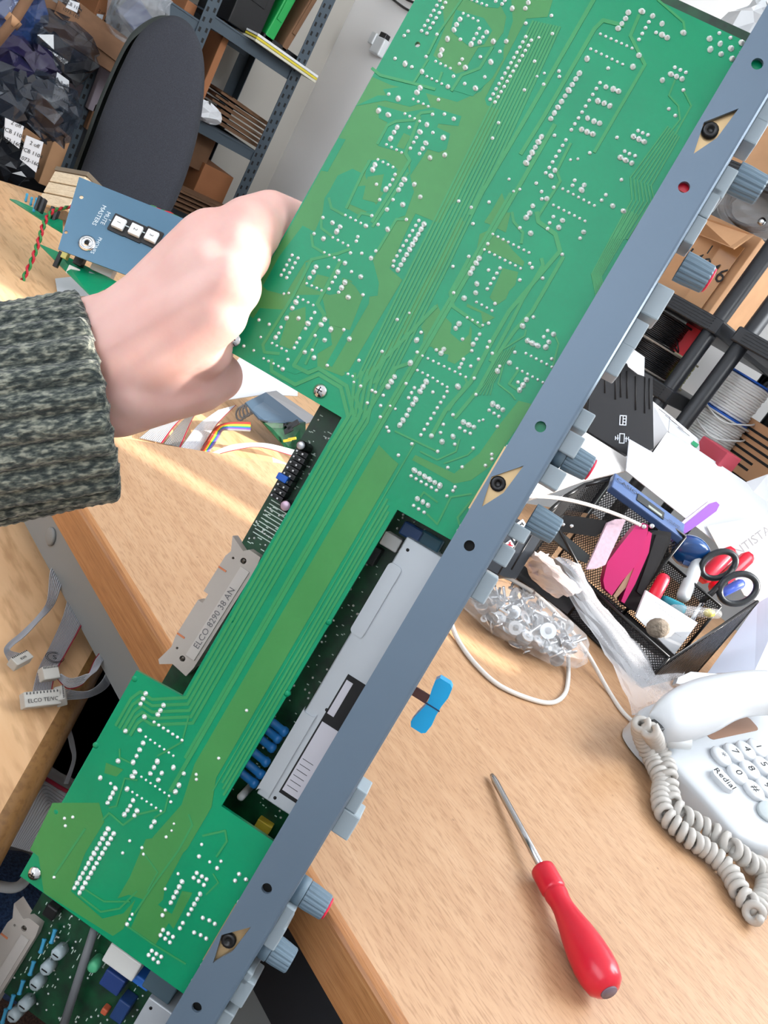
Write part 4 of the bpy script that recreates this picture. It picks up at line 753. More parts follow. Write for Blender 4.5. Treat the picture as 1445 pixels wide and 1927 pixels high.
# ---------------------------------------------------------------- the blue panel module with the mute buttons
MM = facing(225, 435, 1.0, 23.5, 6, -14)
mu = thing('mute_panel_module', 'blue-grey metal panel with square white mute buttons and a headphone socket', 'control panel', MM)
def ml(px, py, z=0):   # place on the panel's own plane
    p = PL(px, py, MM.translation, MM.to_3x3() @ Vector((0, 0, 1))); return MM.inverted() @ p
c4 = [ml(149, 333), ml(109, 469), ml(340, 556), ml(380, 425)]
M_pan3 = mat('blue_grey_enamel', (78, 112, 136), .32, .3, noise=.08, nscale=9)
hl = [circ(*ml(153, 371)[:2], .0027, 12), circ(*ml(124, 437)[:2], .0022, 12)]
plate('panel', [(p.x, p.y) for p in c4], hl, -.0015, 0, M_pan3, mu)
a, b_ = c4[0], c4[3]
mb = MB().add([a, b_, b_+Vector((0, .004, -.03)), a+Vector((0, .004, -.03)), a+Vector((0, -.0012, -.0006)), b_+Vector((0, -.0012, -.0006)), b_+Vector((0, .0028, -.03)), a+Vector((0, .0028, -.03))], [(0, 1, 2, 3), (7, 6, 5, 4), (0, 3, 7, 4), (1, 5, 6, 2), (0, 4, 5, 1), (3, 2, 6, 7)]); mb.build('top_flange', mat('pale_edge', (176, 188, 192), .35, .4), mu)
for i, px in enumerate([(225, 424), (256, 437), (286, 448)]):
    p = ml(*px); s = .0225
    bz = plate('button_bezel', rrect(p.x-s/2, p.y-s*.56, p.x+s/2, p.y+s*.56, .001), [], 0, .002, BLACK, mu)
    bt = MB().box((p.x, p.y, .0045), (s*.68, s*.68, .006), bev=.0012).build('button_cap', WHITE, bz)
    text(str(i+1), .007, INK, bt, TR((p.x, p.y, .0077)) @ RZ(-90))
for px in ((240, 428), (270, 439)): p = ml(*px); MB().box((p.x, p.y, .0026), (.005, .0012, .0006)).build('white_tick', mat('pale_print', (206, 220, 226), .6), mu)
p = ml(195, 409); text('MUTE', .0078, mat('pale_print', (206, 220, 226), .6), mu, TR((p.x+.0025, p.y, .0003)) @ RZ(-90)); text('MASTERS', .0078, mat('pale_print', (206, 220, 226), .6), mu, TR((p.x-.0062, p.y, .0003)) @ RZ(-90)); text('1', .0078, mat('pale_print', (206, 220, 226), .6), mu, TR((p.x+.0095, p.y, .0003)) @ RZ(-90))
p = ml(164, 458); jk = MB().lathe([(.0092, 0), (.0092, .001), (.007, .003), (.0062, .003), (.0055, .0016), (.0035, .0016), (.0034, .0022), (.0001, .0022)], 24, TR((p.x, p.y, 0)) @ Matrix.Diagonal((1.2, 1.2, 1, 1))).build('headphone_socket', CHROME, mu)
MB().lathe([(.0032, .0023), (.0031, .0026), (.0001, .0026)], 14, TR((p.x, p.y, 0))).build('bore', DARK, jk)
p = ml(181, 462); text('PHONES', .0066, mat('pale_print', (206, 220, 226), .6), mu, TR((p.x, p.y, .0003)) @ RZ(-90))
inv = mu.matrix_world.inverted()
solid(mu, inv, 'upper_board', [(18, 374), (30, 376), (118, 415), (118, 438), (95, 424)], [1.128, 1.140, 1.070, 1.047, 1.047], .0016, M_mask)
solid(mu, inv, 'lower_board', [(72, 458), (110, 474), (220, 530), (170, 556)], [1.081, 1.047, 1.000, 0.953], .0016, M_mask)
for i, (x, y) in enumerate([(48, 376), (57, 383), (66, 384), (63, 395)]): MB().lathe([(.0015, 0), (.002, .002), (.0016, .004), (.0016, .008), (.002, .010), (.0015, .012)], 8).build('blue_resistor', mat('pale_blue_resistor', (58, 150, 190), .35), mu, inv @ facing(x, y+4, 1.087, 20) @ RX(-75))
for (x, y, l) in [(75, 385, .02), (83, 390, .02), (100, 402, .016), (108, 408, .016)]: MB().box((0, 0, .004), (.004, l, .008), bev=.0004).build('chip', BLACK, mu, inv @ facing(x, y, 1.076, 20))
for (x, y, d, c) in [(112, 490, (.006, .022, .006), (28, 28, 30)), (125, 482, (.008, .010, .008), (206, 204, 120)), (152, 492, (.012, .014, .01), (30, 34, 34)), (142, 514, (.016, .012, .012), (222, 222, 218)), (157, 526, (.010, .008, .010), (34, 140, 214)), (166, 534, (.008, .008, .012), (30, 70, 100)), (196, 510, (.03, .012, .012), (190, 194, 198)), (188, 532, (.03, .014, .012), (130, 140, 148))]:
    MB().box((0, 0, .003), d, bev=.0008).build('component', mat('cm_%d_%d' % c[:2], c, .4), mu, inv @ facing(x, y, 1.017, 25))
# twisted red and green lead
tw = thing('twisted_lead', 'red and green twisted pair of wires hanging over the pale desk from the mute panel', 'wire', D(80, 440, 1.000)); inv = tw.matrix_world.inverted()
path = smoothline([D(*p) for p in [(150, 385, 1.017), (122, 391, 1.006), (100, 397, 1.000), (84, 418, 0.994), (74, 450, 0.988), (62, 485, 0.983), (45, 522, 0.977), (28, 552, 0.965), (10, 600, 0.930)]], 14)
for s, c in ((0, (176, 28, 48)), (math.pi, (40, 120, 62))):
    MB().tube([p+Vector(CR)*.0019*math.cos(i*.62+s)+Vector(fw)*.0019*math.sin(i*.62+s) for i, p in enumerate(path)], .0017, 6).build('wire', mat('lead_%d' % c[0], c, .4), tw, inv)
path = smoothline([D(*p) for p in [(285, 388, 1.047), (300, 396, 1.047), (320, 402, 1.047), (350, 420, 1.047)]], 10)
tw2 = thing('twisted_lead', 'short stretch of twisted red and green wire above the mute panel, by the chair', 'wire', path[0]); inv = tw2.matrix_world.inverted()
for s, c in ((0, (176, 28, 48)), (math.pi, (40, 120, 62))):
    MB().tube([p+Vector(CR)*.0019*math.cos(i*.62+s)+Vector(fw)*.0019*math.sin(i*.62+s) for i, p in enumerate(path)], .0017, 6).build('wire', mat('lead_%d' % c[0], c, .4), tw2, inv)
pp = thing('paper_sheet', 'white paper on the pale desk just above the knit sleeve', 'paper', Z(135, 535, LZ)); solid(pp, pp.matrix_world.inverted(), 'sheet', [(104, 524), (140, 520), (175, 555), (110, 560)], [(Z(x, y, LZ+.002)-Vector(CC)).dot(Vector(fw)) for x, y in ((104, 524), (140, 520), (175, 555), (110, 560))], .001, PAPER)
# pale wooden crate behind the mute panel
cm = facing(118, 360, 1.28, 20, -25, -10); cr = thing('wooden_crate', 'small pale wood crate between the chair and the mute panel', 'crate', cm); M_pine = wood('pale_pine', (212, 192, 160), (226, 208, 178), (236, 220, 194), (3, 30, 3), 8, .6)
for i, y in enumerate((-.022, 0, .022)): MB().box((0, y, 0), (.075, .020, .008), bev=.001).build('slat', M_pine, cr)
for x in (-.034, .034): MB().box((x, 0, -.03), (.008, .066, .06), bev=.001).build('side', M_pine, cr)
MB().box((0, .037, -.03), (.08, .008, .07), bev=.001).build('lid', mat('weathered_wood', (120, 108, 92), .8), cr)
# ---------------------------------------------------------------- office chair
CHD = 1.6
chm = facing(280, 220, CHD, 0, 0, 0); ch = thing('office_chair', 'black and charcoal fabric office chair, its backrest towards the desk', 'chair', Vector((D(280, 400, CHD).x, D(280, 400, CHD).y, 0)))
inv = ch.matrix_world.inverted()
outl = [(150, 330), (175, 262), (205, 182), (238, 108), (262, 66), (290, 42), (318, 32), (342, 38), (362, 58), (376, 95), (380, 140), (376, 200), (365, 260), (345, 330), (318, 395), (290, 425), (230, 432), (160, 405), (142, 365)]
oo = smoothline([D(x, y, CHD) for x, y in outl], 4, True)
c = sum(oo, Vector())/len(oo); nv = Vector(-f0*.97+r0*.24).normalized()
mb = MB(); rings = []
for s, hgt in ((1.0, -.03), (1.02, -.005), (1.0, .004), (.95, .014), (.8, .022), (.5, .027), (.2, .029), (.0, .029)): rings.append([c+(p-c)*s+nv*hgt for p in oo])
N2 = len(oo); vs = [p for r_ in rings for p in r_]
mb.add(vs, [(i*N2+k_, i*N2+(k_+1) % N2, (i+1)*N2+(k_+1) % N2, (i+1)*N2+k_) for i in range(len(rings)-1) for k_ in range(N2)], True)
mb.build('backrest', mat('charcoal_fabric', (66, 68, 76), .95, noise=.45, nscale=900, var=(40, 42, 48), bump=.5, bscale=900), ch, inv)
off = Vector(-CR)*.02+Vector(CU)*.004
rings = [[c+off+(p-c)*s+nv*hgt for p in oo] for s, hgt in ((.2, -.06), (.9, -.055), (1.0, -.04), (1.015, -.02), (.99, -.006), (.9, -.004))]
mb = MB(); mb.add([p for r_ in rings for p in r_], [(i*N2+k_, i*N2+(k_+1) % N2, (i+1)*N2+(k_+1) % N2, (i+1)*N2+k_) for i in range(len(rings)-1) for k_ in range(N2)], True)
mb.build('back_shell', mat('dark_plastic_shell', (52, 58, 56), .6), ch, inv)
b0 = ch.matrix_world.translation; fh_ = Vector((-nv.x, -nv.y, 0)).normalized()
sc_ = Vector((b0.x, b0.y, .48))-fh_*.2
MB().lathe([(.001, -.03), (.2, -.03), (.23, -.01), (.23, .03), (.2, .05), (.05, .055), (.001, .055)], 28, TR(sc_)).build('seat', mat('charcoal_fabric', (66, 68, 76)), ch, inv)
MB().tube([sc_+Vector((0, 0, -.05)), sc_+fh_*.2+Vector((0, 0, -.04)), sc_+fh_*.24+Vector((0, 0, .1)), Vector((b0.x, b0.y, .72))+fh_*.06], .022, 8).build('back_support', BLACK, ch, inv)
MB().tube([sc_+Vector((0, 0, -.03)), Vector((sc_.x, sc_.y, .10))], .028, 12).build('gas_column', BLACK, ch, inv)
for i in range(5):
    a = i*2*math.pi/5; d_ = Vector((math.cos(a), math.sin(a), 0)); p = Vector((sc_.x, sc_.y, .1))
    MB().tube([p, p+d_*.15+Vector((0, 0, -.01)), p+d_*.26+Vector((0, 0, -.035))], [.022, .018, .013], 8).build('base_spoke', BLACK, ch, inv)
    MB().lathe([(.001, -.012), (.024, -.012), (.027, 0), (.024, .012), (.001, .012)], 12, TR(p+d_*.26+Vector((0, 0, -.073))) @ RZ(math.degrees(a)) @ RX(90)).build('castor', BLACK, ch, inv)
# ================================================================ right half of the desk
# ---------------------------------------------------------------- screwdriver
a, b_ = Z(925, 1458, .733), Z(1146, 1868, .743)
d_ = (b_-a); Ls = d_.length
sm = frame(a, d_, (0, 0, 1)); sd_ = thing('screwdriver', 'small screwdriver with a red turned handle lying on the desk', 'screwdriver', sm)
m = RY(90)
def at(px, py): return max(0, min(1, ((Z(px, py, .738)-a).dot(d_)/d_.dot(d_))))*Ls
h0 = at(1008, 1632); sp = MB().lathe([(.0012, 0), (.0018, .003), (.0021, .006), (.0021, h0*.6), (.0021, h0+.004)], 12, m).build('blade', mat('polished_steel', (190, 192, 196), .22, 1), sd_)
HL = Ls-h0; R_ = .0104
prof = [(.55, 0), (.62, .01), (.64, .03), (.64, .19), (.60, .205), (.56, .215), (.60, .225), (.60, .25), (.54, .30), (.55, .36), (.66, .45), (.82, .56), (.95, .68), (1.0, .79), (.97, .88), (.84, .95), (.6, .985), (.3, 1.0), (.02, 1.0)]
MB().lathe([(r*R_, h0+z*HL) for r, z in prof], 28, m).build('handle', mat('red_gloss_handle', (212, 24, 50), .3, coat=.3), sd_)
MB().lathe([(.0042, Ls-.0003), (.004, Ls+.0004), (.0001, Ls+.0004)], 16, m).build('grey_end_dot', mat('grey_dot', (120, 104, 116), .5), sd_)
# ---------------------------------------------------------------- telephone
PT = 16; pn = Vector((-math.sin(math.radians(PT)), 0, math.cos(math.radians(PT)))); P0 = Z(1353.7, 1426.7, .762)
def ph(x, y, lift=0): return PL(x, y, P0+pn*lift, pn)
k0, k1, k2 = ph(1353.7, 1426.7), ph(1421.8, 1411), ph(1415.3, 1490)
yd = (k1-k0).normalized(); PM = frame(k0, yd.cross(pn), pn)   # x: reading direction, y: towards the top of the phone
# the base slab lies on the desk, its keypad face tilted up towards its far end
tel = thing('telephone', 'white corded push button telephone at the right edge of the desk', 'telephone', PM); inv = tel.matrix_world.inverted()
def phl(x, y, lift=0): return inv @ ph(x, y, lift)
M_tel = mat('white_phone_plastic', (202, 207, 212), .28, noise=.04, nscale=20)
pts = [(1200, 1342), (1212, 1328), (1260, 1312), (1330, 1300), (1445, 1288), (1520, 1285), (1580, 1400), (1560, 1560), (1500, 1600), (1440, 1594), (1400, 1580), (1376, 1562), (1330, 1510), (1265, 1440), (1218, 1392), (1199, 1360)]
pl_ = [phl(*p) for p in pts]; top = [(p.x, p.y) for p in pl_]
cxy = Vector((sum(p[0] for p in top)/len(top), sum(p[1] for p in top)/len(top)))
tops = smoothline([Vector((*p, 0)) for p in top], 4, True)
mb = MB(); n_ = len(tops); rings = []
for s, z in ((.86, .0), (.955, .0), (.985, -.0015), (1.0, -.005), (1.0, -.010)): rings.append([Vector(((p.x-cxy.x)*s+cxy.x, (p.y-cxy.y)*s+cxy.y, z)) for p in tops])
wl = []
for p in rings[-1]:
    wp_ = PM @ p; q_ = wp_.copy(); q_.z = .7315; wl.append(inv @ q_)
rings.append(wl)
mb.add([p for r_ in rings for p in r_], [(i*n_+k_, i*n_+(k_+1) % n_, (i+1)*n_+(k_+1) % n_, (i+1)*n_+k_) for i in range(len(rings)-1) for k_ in range(n_)]+[tuple(range(n_))], True)
mb.build('base', M_tel, tel)
kc = {'*': (1353.7, 1426.7), '7': (1377.5, 1420), '4': (1400.5, 1415.5), '1': (1421.8, 1411), '0': (1384.5, 1460), '8': (1408, 1452), '5': (1432, 1444), '2': (1454, 1438), '#': (1415.3, 1490), '9': (1438, 1484), '6': (1461, 1475), '3': (1484, 1468)}
M_key = mat('white_key', (212, 216, 220), .25)
for ch_, px in kc.items():
    p = phl(*px); k_ = MB().lathe([(.0078, -.001), (.0078, .003), (.007, .0039), (.004, .0042), (.0005, .0042)], 20, TR((p.x, p.y, 0)) @ Matrix.Diagonal((1.16, .9, 1, 1))).build('key', M_key, tel)
    text(ch_, .0092, INK, k_, TR((p.x, p.y, .0044)))
a, b_ = phl(1338, 1452), phl(1377, 1493); c = (a+b_)/2; an = math.degrees(math.atan2(b_.y-a.y, b_.x-a.x)); L_ = (b_-a).length
rk = plate('redial_key', rrect(-L_/2, -.0055, L_/2, .0055, .0054), [], -.001, .0045, M_key, tel, TR((c.x, c.y, 0)) @ RZ(an)); text('Redial', .0078, INK, rk, TR((0, 0, .0048)))
a = phl(1470, 1515); MB().lathe([(.0078, 0), (.0078, .0022), (.007, .003), (.0005, .0034)], 20, TR((phl(1446, 1530).x, phl(1446, 1530).y, 0)) @ Matrix.Diagonal((1.1, 1.4, 1, 1))).build('key', mat('grey_key', (186, 196, 200), .35), tel)
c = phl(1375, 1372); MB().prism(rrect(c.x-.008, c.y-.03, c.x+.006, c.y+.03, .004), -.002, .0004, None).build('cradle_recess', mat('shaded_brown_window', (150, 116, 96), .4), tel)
# handset resting on the cradle
hs = thing('handset', 'white telephone handset lying across the telephone', 'handset', ph(1330, 1345, .02)); inv = hs.matrix_world.inverted()
ue = [(1221, 1345, .024), (1240, 1315, .026), (1290, 1286, .030), (1350, 1272, .034), (1420, 1266, .036), (1500, 1275, .036)]
le = [(1223, 1360, .018), (1255, 1390, .016), (1300, 1393, .018), (1352, 1374, .024), (1410, 1345, .028), (1500, 1340, .030)]
U_ = smoothline([ph(*p) for p in ue], 6); W2 = smoothline([ph(*p) for p in le], 6); mb = MB(); n_ = 18; vs = []
for i, (u_, w_) in enumerate(zip(U_, W2)):
    c = (u_+w_)/2; hx = (w_-u_)/2; e_ = i/(len(U_)-1); th = .012*min(1, .35+3*e_)
    k2_ = max(.12, min(1, (e_*9)**.5))
    for j in range(n_):
        t_ = 2*math.pi*j/n_; cx, sx = math.cos(t_), math.sin(t_)
        vs.append(c+hx*(abs(cx)**.7*(1 if cx > 0 else -1))*(.97)+pn*(abs(sx)**.8*(1 if sx > 0 else -1))*th*k2_)
L_ = len(U_); mb.add(vs, [(i*n_+j, i*n_+(j+1) % n_, (i+1)*n_+(j+1) % n_, (i+1)*n_+j) for i in range(L_-1) for j in range(n_)]+[tuple(range(n_)), tuple(range((L_-1)*n_, L_*n_))], True)
mb.build('body', M_tel, hs, inv)
sw = MB().tube([ph(1228, 1362, .016), ph(1262, 1394, .010), ph(1295, 1396, .012)], .006, 10).build('earpiece_rim', mat('pale_grey_rim', (196, 200, 202), .35), hs, inv)
MB().box((0, 0, 0), (.006, .010, .004), bev=.0008).build('cord_socket', mat('dark_socket', (50, 52, 54), .4), hs, inv @ frame(ph(1236, 1366, .021), yd, pn))
# coiled cord
def coil(name, label, path, R, r, turns, m, flat=1.0):
    P = smoothline(path, 12); acc = [0]
    for a_, b2 in zip(P, P[1:]): acc.append(acc[-1]+(b2-a_).length)
    out_ = []; N_ = turns*14; pn2 = None
    for i in range(N_+1):
        s = acc[-1]*i/N_; j = max(0, min(len(P)-2, next((k3 for k3 in range(len(acc)-1) if acc[k3+1] >= s), len(P)-2)))
        f_ = (s-acc[j])/max(1e-9, acc[j+1]-acc[j]); p = P[j].lerp(P[j+1], f_); t_ = (P[min(j+2, len(P)-1)]-P[max(j-1, 0)]).normalized()
        a_ = pn2 if pn2 is not None else Vector((0, 0, 1)); a_ = (a_-t_*a_.dot(t_)).normalized(); pn2 = a_; b2 = t_.cross(a_); th = 2*math.pi*i/14
        out_.append(p+a_*R*math.cos(th)*flat+b2*R*math.sin(th))
    o = thing(name, label, 'cord', path[0]); MB().tube(out_, r, 6).build('coils', m, o, o.matrix_world.inverted()); return o
M_cord = mat('cream_cord', (190, 187, 182), .45)
cz = .7385
cA = [(1207, 1360, .770), (1206, 1378, .758), (1214, 1402, .748), (1226, 1428, .742), (1238, 1452, .742), (1246, 1474, .741), (1243, 1500, .739), (1250, 1530, .738), (1272, 1555, .738), (1298, 1578, .738), (1325, 1595, .738), (1352, 1618, .738), (1372, 1640, .738), (1385, 1664, .738), (1400, 1690, .738), (1422, 1705, .738)]
cB = [(1222, 1372, .772), (1238, 1402, .752), (1252, 1434, .746), (1257, 1458, .746), (1260, 1490, .742), (1268, 1515, .742), (1288, 1535, .742), (1318, 1552, .742), (1348, 1570, .744), (1372, 1590, .746), (1396, 1610, .744), (1414, 1626, .742), (1428, 1630, .740), (1440, 1640, .738), (1440, 1680, .738), (1415, 1722, .738)]
coil('coiled_cord', 'cream coiled cord strand on the left, running down beside the telephone', [Z(*p) for p in cA], .0047, .0027, 33, M_cord)
coil('coiled_cord', 'cream coiled cord strand nearest the telephone body, looping back on itself', [Z(*p) for p in cB], .0047, .0027, 34, M_cord)
# ---------------------------------------------------------------- white cables on the desk
M_wc = mat('white_cable', (222, 220, 216), .4)
def zc(pts, dz=.0022): return [Z(x, y, .73+dz+(h[0] if h else 0)) for x, y, *h in pts]
for lb, pts in [('white cable draped over the pen organiser', None), ('white cable running down past the clear bag towards the telephone', [(915, 1072, .03), (960, 1090, .035), (1010, 1120, .03), (1060, 1170, .022), (1105, 1230, .010), (1145, 1300), (1172, 1340), (1200, 1366)]), ('white cable looping on the bare desk below the bag of washers', [(846, 1165, .004), (862, 1205), (895, 1250), (940, 1290), (1000, 1316), (1040, 1322), (1063, 1305), (1069, 1275), (1069, 1235, .004)])]:
    P = [D(*p) for p in [(960, 932, .66), (1040, 936, .72), (1100, 948, .74), (1160, 968, .755), (1205, 988, .76)]] if pts is None else zc(pts)
    o = MB().tube(smoothline(P, 8), .0019, 8).build('cable', M_wc); tag(o, lb, 'cable', 'white cables on the desk')
# ---------------------------------------------------------------- black charger with picture labels
cm = facing(968, 1035, .66, 33, 8, -12); cg = thing('battery_charger', 'black charger box with small white picture labels beside the panel', 'charger', cm); inv = cg.matrix_world.inverted()
def fl(m_, px, py): return m_.inverted() @ PL(px, py, m_.translation, m_.to_3x3() @ Vector((0, 0, 1)))
o4 = [fl(cm, *p) for p in ((900, 1062), (962, 970), (1024, 1003), (972, 1088), (950, 1086))]
M_chg = mat('dark_slate_plastic', (44, 50, 58), .4)
plate('case', [(p.x, p.y) for p in o4], [], -.05, 0, M_chg, cg)
for (x0, y0, x1, y1) in ((1000, 1008, 962, 1072), (985, 1000, 938, 1080)):
    a, b_ = fl(cm, x0, y0), fl(cm, x1, y1); MB().tube([a, b_], .0007, 6).build('groove', BLACK, cg)
for i, px in enumerate([(981, 987), (969, 1008), (958, 1026), (947, 1044)]):
    p = fl(cm, *px); a = -25
    lb_ = MB().box((0, 0, .0004), (.0068, .0072, .0008), bev=.0003).build('picture_label', PAPER, cg, TR(p) @ RZ(a))
    MB().box((0, .001, .001), (.0028, .001, .0003)).box((-.0004, -.0012, .001), (.001, .0026, .0003)).build('pictogram', INK, lb_)
    if i > 1: MB().box((0, 0, .0012), (.006, .0008, .0003), RZ(45)).box((0, 0, .0012), (.006, .0008, .0003), RZ(-45)).build('red_cross', RED, lb_)
# ---------------------------------------------------------------- bag of washers and screws
bc = Z(985, 1165, .748); bagm = frame(bc, Z(1075, 1215, .748)-bc, (0, 0, 1)); M_zinc = mat('zinc_hardware', (206, 210, 214), .25, .9)
mb = MB(); rnd = random.Random(3)
for i in range(190):
    while True:
        x, y = rnd.uniform(-.055, .05), rnd.uniform(-.032, .034)
        if (x/.058)**2+(y/.036)**2 < .82: break
    z = rnd.uniform(-.013, .014)*(1-(x/.075)**2); mm = TR((x, y, z)) @ RX(rnd.uniform(-70, 70)) @ RY(rnd.uniform(-60, 60))
    if i % 5: 
        R2 = rnd.uniform(.0035, .007); mb.lathe([(R2, -.0005), (R2, .0005), (R2*.45, .0005), (R2*.45, -.0005), (R2, -.0005)], 12, mm, False)
    else: mb.lathe([(.0028, 0), (.0028, .0018), (.0013, .0018), (.0013, .013)], 8, mm)
o = mb.build('hardware', M_zinc, None, bagm); tag(o, 'shiny washers and screws inside the clear bag on the desk', 'hardware', kind='stuff')
def crumple(rows, amp, seed, thick=.0004):
    rnd = random.Random(seed); return [[Vector(p)+Vector((rnd.uniform(-1, 1), rnd.uniform(-1, 1), rnd.uniform(-1, 1)))*amp for p in r_] for r_ in rows]
bg_ = thing('plastic_bag', 'clear plastic bag full of washers on the desk beside the panel', 'bag', bagm); rows = []
for i in range(13):
    t = i/12*math.pi; ring = []
    for j in range(25):
        f_ = 2*math.pi*j/24; ring.append(Vector((-.064*math.cos(t), .041*math.sin(t)**.7*math.cos(f_), max(-.0172, .019*math.sin(t)**.7*math.sin(f_)))))
    rows.append(ring)
g = crumple(rows, .0022, 5)
for r_ in g: r_[-1] = r_[0]
MB().grid(g, False).build('film', FILM, bg_)
neck = [[Vector((-.055-.006*i, -.018+.006*j+random.uniform(-.002, .002), .012+random.uniform(-.004, .006)+.003*i)) for j in range(7)] for i in range(5)]
MB().grid(neck, False).build('gathered_neck', FILM, bg_)
# ---------------------------------------------------------------- loose clear film bag in front of the organiser
def gridpx(lines, n_=14, m_=10):
    """lines: rows of (px, py, z) -> smooth grid of points"""
    R3 = [smoothline([Z(*p) for p in l], 5) for l in lines]; k_ = min(len(r_) for r_ in R3); R3 = [r_[:k_] for r_ in R3]
    C3 = [smoothline([r_[j] for r_ in R3], 5) for j in range(k_)]; return C3
fl_ = thing('plastic_bag', 'empty clear polythene bag stretched out in front of the pen organiser', 'bag', Z(1150, 1200))
M_poly = mat('milky_polythene', (232, 234, 240), .25, alpha=.34, bump=.6, bscale=40)
g = gridpx([[(1015, 1040, .80), (1080, 1140, .782), (1150, 1250, .76), (1190, 1345, .736)], [(1045, 1048, .815), (1105, 1130, .79), (1180, 1240, .765), (1232, 1330, .738)], [(1085, 1058, .81), (1120, 1120, .785), (1185, 1200, .765), (1278, 1290, .738)], [(1098, 1080, .79), (1130, 1150, .765), (1190, 1205, .75), (1288, 1262, .74)]])
MB().grid(crumple(g, .0012, 9), False).build('film', M_poly, fl_, fl_.matrix_world.inverted())
MB().tube(smoothline([Z(1190, 1345, .737), Z(1232, 1330, .739), Z(1278, 1290, .739), Z(1288, 1262, .741)], 6), .0006, 5).build('sealed_edge', M_poly, fl_, fl_.matrix_world.inverted())
pk = thing('plastic_bag', 'clear packet with pinkish contents and blue print between the charger and the organiser', 'bag', Z(1020, 1080, .77)); inv = pk.matrix_world.inverted()
g = gridpx([[(985, 1060, .775), (1005, 1090, .77), (1040, 1125, .765)], [(1005, 1040, .80), (1035, 1075, .797), (1075, 1120, .785)], [(1030, 1042, .80), (1060, 1075, .79), (1095, 1110, .78)]])
MB().grid(crumple(g, .0015, 4), False).build('film', mat('pinkish_film', (226, 208, 202), .3, alpha=.8, bump=.5, bscale=60), pk, inv)
MB().box((0, 0, .002), (.004, .016, .001)).build('blue_print', mat('navy_print', (30, 52, 110), .5), pk, inv @ facing(1003, 1075, .705, -35))
# ---------------------------------------------------------------- pen organiser
OX0, OX1, OY0, OY1 = .72, .955, .158, .30
og = thing('desk_organiser', 'black wire mesh desk organiser full of pens and staplers', 'organiser', Vector(((OX0+OX1)/2, (OY0+OY1)/2, .73))); inv = og.matrix_world.inverted()
M_wire = mat('black_wire_enamel', (20, 20, 22), .32)
def wires(P, nu, nv, r=.00045):
    """criss-cross wire screen on a quad P00,P10,P11,P01"""
    a_, b2, c_, d2 = [Vector(p) for p in P]; mb = MB()
    def S_(u_, v): return a_.lerp(b2, u_).lerp(d2.lerp(c_, u_), v)
    for sgn in (1, -1):
        for i in range(-nv, nu+nv+1):
            pts_ = []
            for k_ in range(0, nv+1):
                u_ = (i+sgn*k_)/nu
                if -1e-6 <= u_ <= 1+1e-6: pts_.append(S_(u_, k_/nv))
            if len(pts_) > 1: mb.tube([pts_[0], pts_[-1]], r, 4, cap=False, smooth=False)
    return mb
def wall(P, nu, nv, rim=(0, 1, 2, 3), rr=.0016):
    o = wires(P, nu, nv).build('mesh_panel', M_wire, og, inv); o['kind'] = 'stuff'
    for k_ in rim: MB().tube([Vector(P[k_]), Vector(P[(k_+1) % 4])], rr, 8).build('rim', M_wire, og, inv)
zf = XP(1110, 1105, OX0).z; y1 = XP(1110, 1105, OX0).y; y0 = XP(1260, 1235, OX0).y
zb = .83
wall([(OX0, y0, .732), (OX0, y1, .732), (OX0, y1, zf), (OX0, y0, zf)], 30, 12)
pr_, pf_ = YP(1425, 1132, y0), YP(1262, 1250, y0)
MB().add([(OX0, y0, .732), (pr_.x, y0, .735), (pr_.x, y0, pr_.z), (OX0, y0, pf_.z), (OX0, y0-.0012, .732), (pr_.x, y0-.0012, .735), (pr_.x, y0-.0012, pr_.z), (OX0, y0-.0012, pf_.z)], [(0, 1, 2, 3), (7, 6, 5, 4), (0, 4, 5, 1), (1, 5, 6, 2), (2, 6, 7, 3), (3, 7, 4, 0)])
sl = MB(); nS = 26
for i in range(nS):
    f_ = (i+.5)/nS; x = OX0+(pr_.x-OX0)*f_; zt = pf_.z+(pr_.z-pf_.z)*f_
    o = MB().box((x, y0, (.732+zt)/2), ((pr_.x-OX0)/nS*.55, .0016, zt-.732)).build('side_slat', M_wire, og, inv)
MB().tube([Vector((OX0, y0, zf)), Vector((OX0, y0, pf_.z)), Vector((pr_.x, y0, pr_.z)), Vector((pr_.x, y0, .733))], .0016, 8).build('rim', M_wire, og, inv)
XM = .86; zm = XP(1300, 1090, XM).z; ym1 = XP(1253, 1054, XM).y; ym0 = XP(1356, 1141, XM).y
wall([(XM, ym0, .732), (XM, ym1, .732), (XM, ym1, XP(1253, 1054, XM).z), (XM, ym0, XP(1356, 1141, XM).z)], 30, 16)
XB = .84
bp_ = [XP(*p, XB) for p in ((1150, 912), (1290, 1010))]
wall([(XB, bp_[1].y, .735), (XB, bp_[0].y, .735), tuple(bp_[0]), tuple(bp_[1])], 30, 22)
lp = [D(*p) for p in [(1034, 962, .77), (1062, 935, .80), (1099, 913, .83), (1143, 902, .85)]]
for a_, b2 in zip(lp, lp[1:]):
    wall([(a_.x, a_.y, .735), (b2.x, b2.y, .735), tuple(b2), tuple(a_)], 12, 20, (2,), .0022)
MB().tube([D(1034, 962, .77), Vector((OX0, y1, zf))], .0016, 8).build('rim', M_wire, og, inv)
MB().prism([(OX0, y0), (pr_.x, y0), (pr_.x, ym1+.02), (XB, bp_[0].y), (lp[0].x, lp[0].y), (OX0, y1)], .7305, .7325).build('base_tray', M_wire, og, inv)
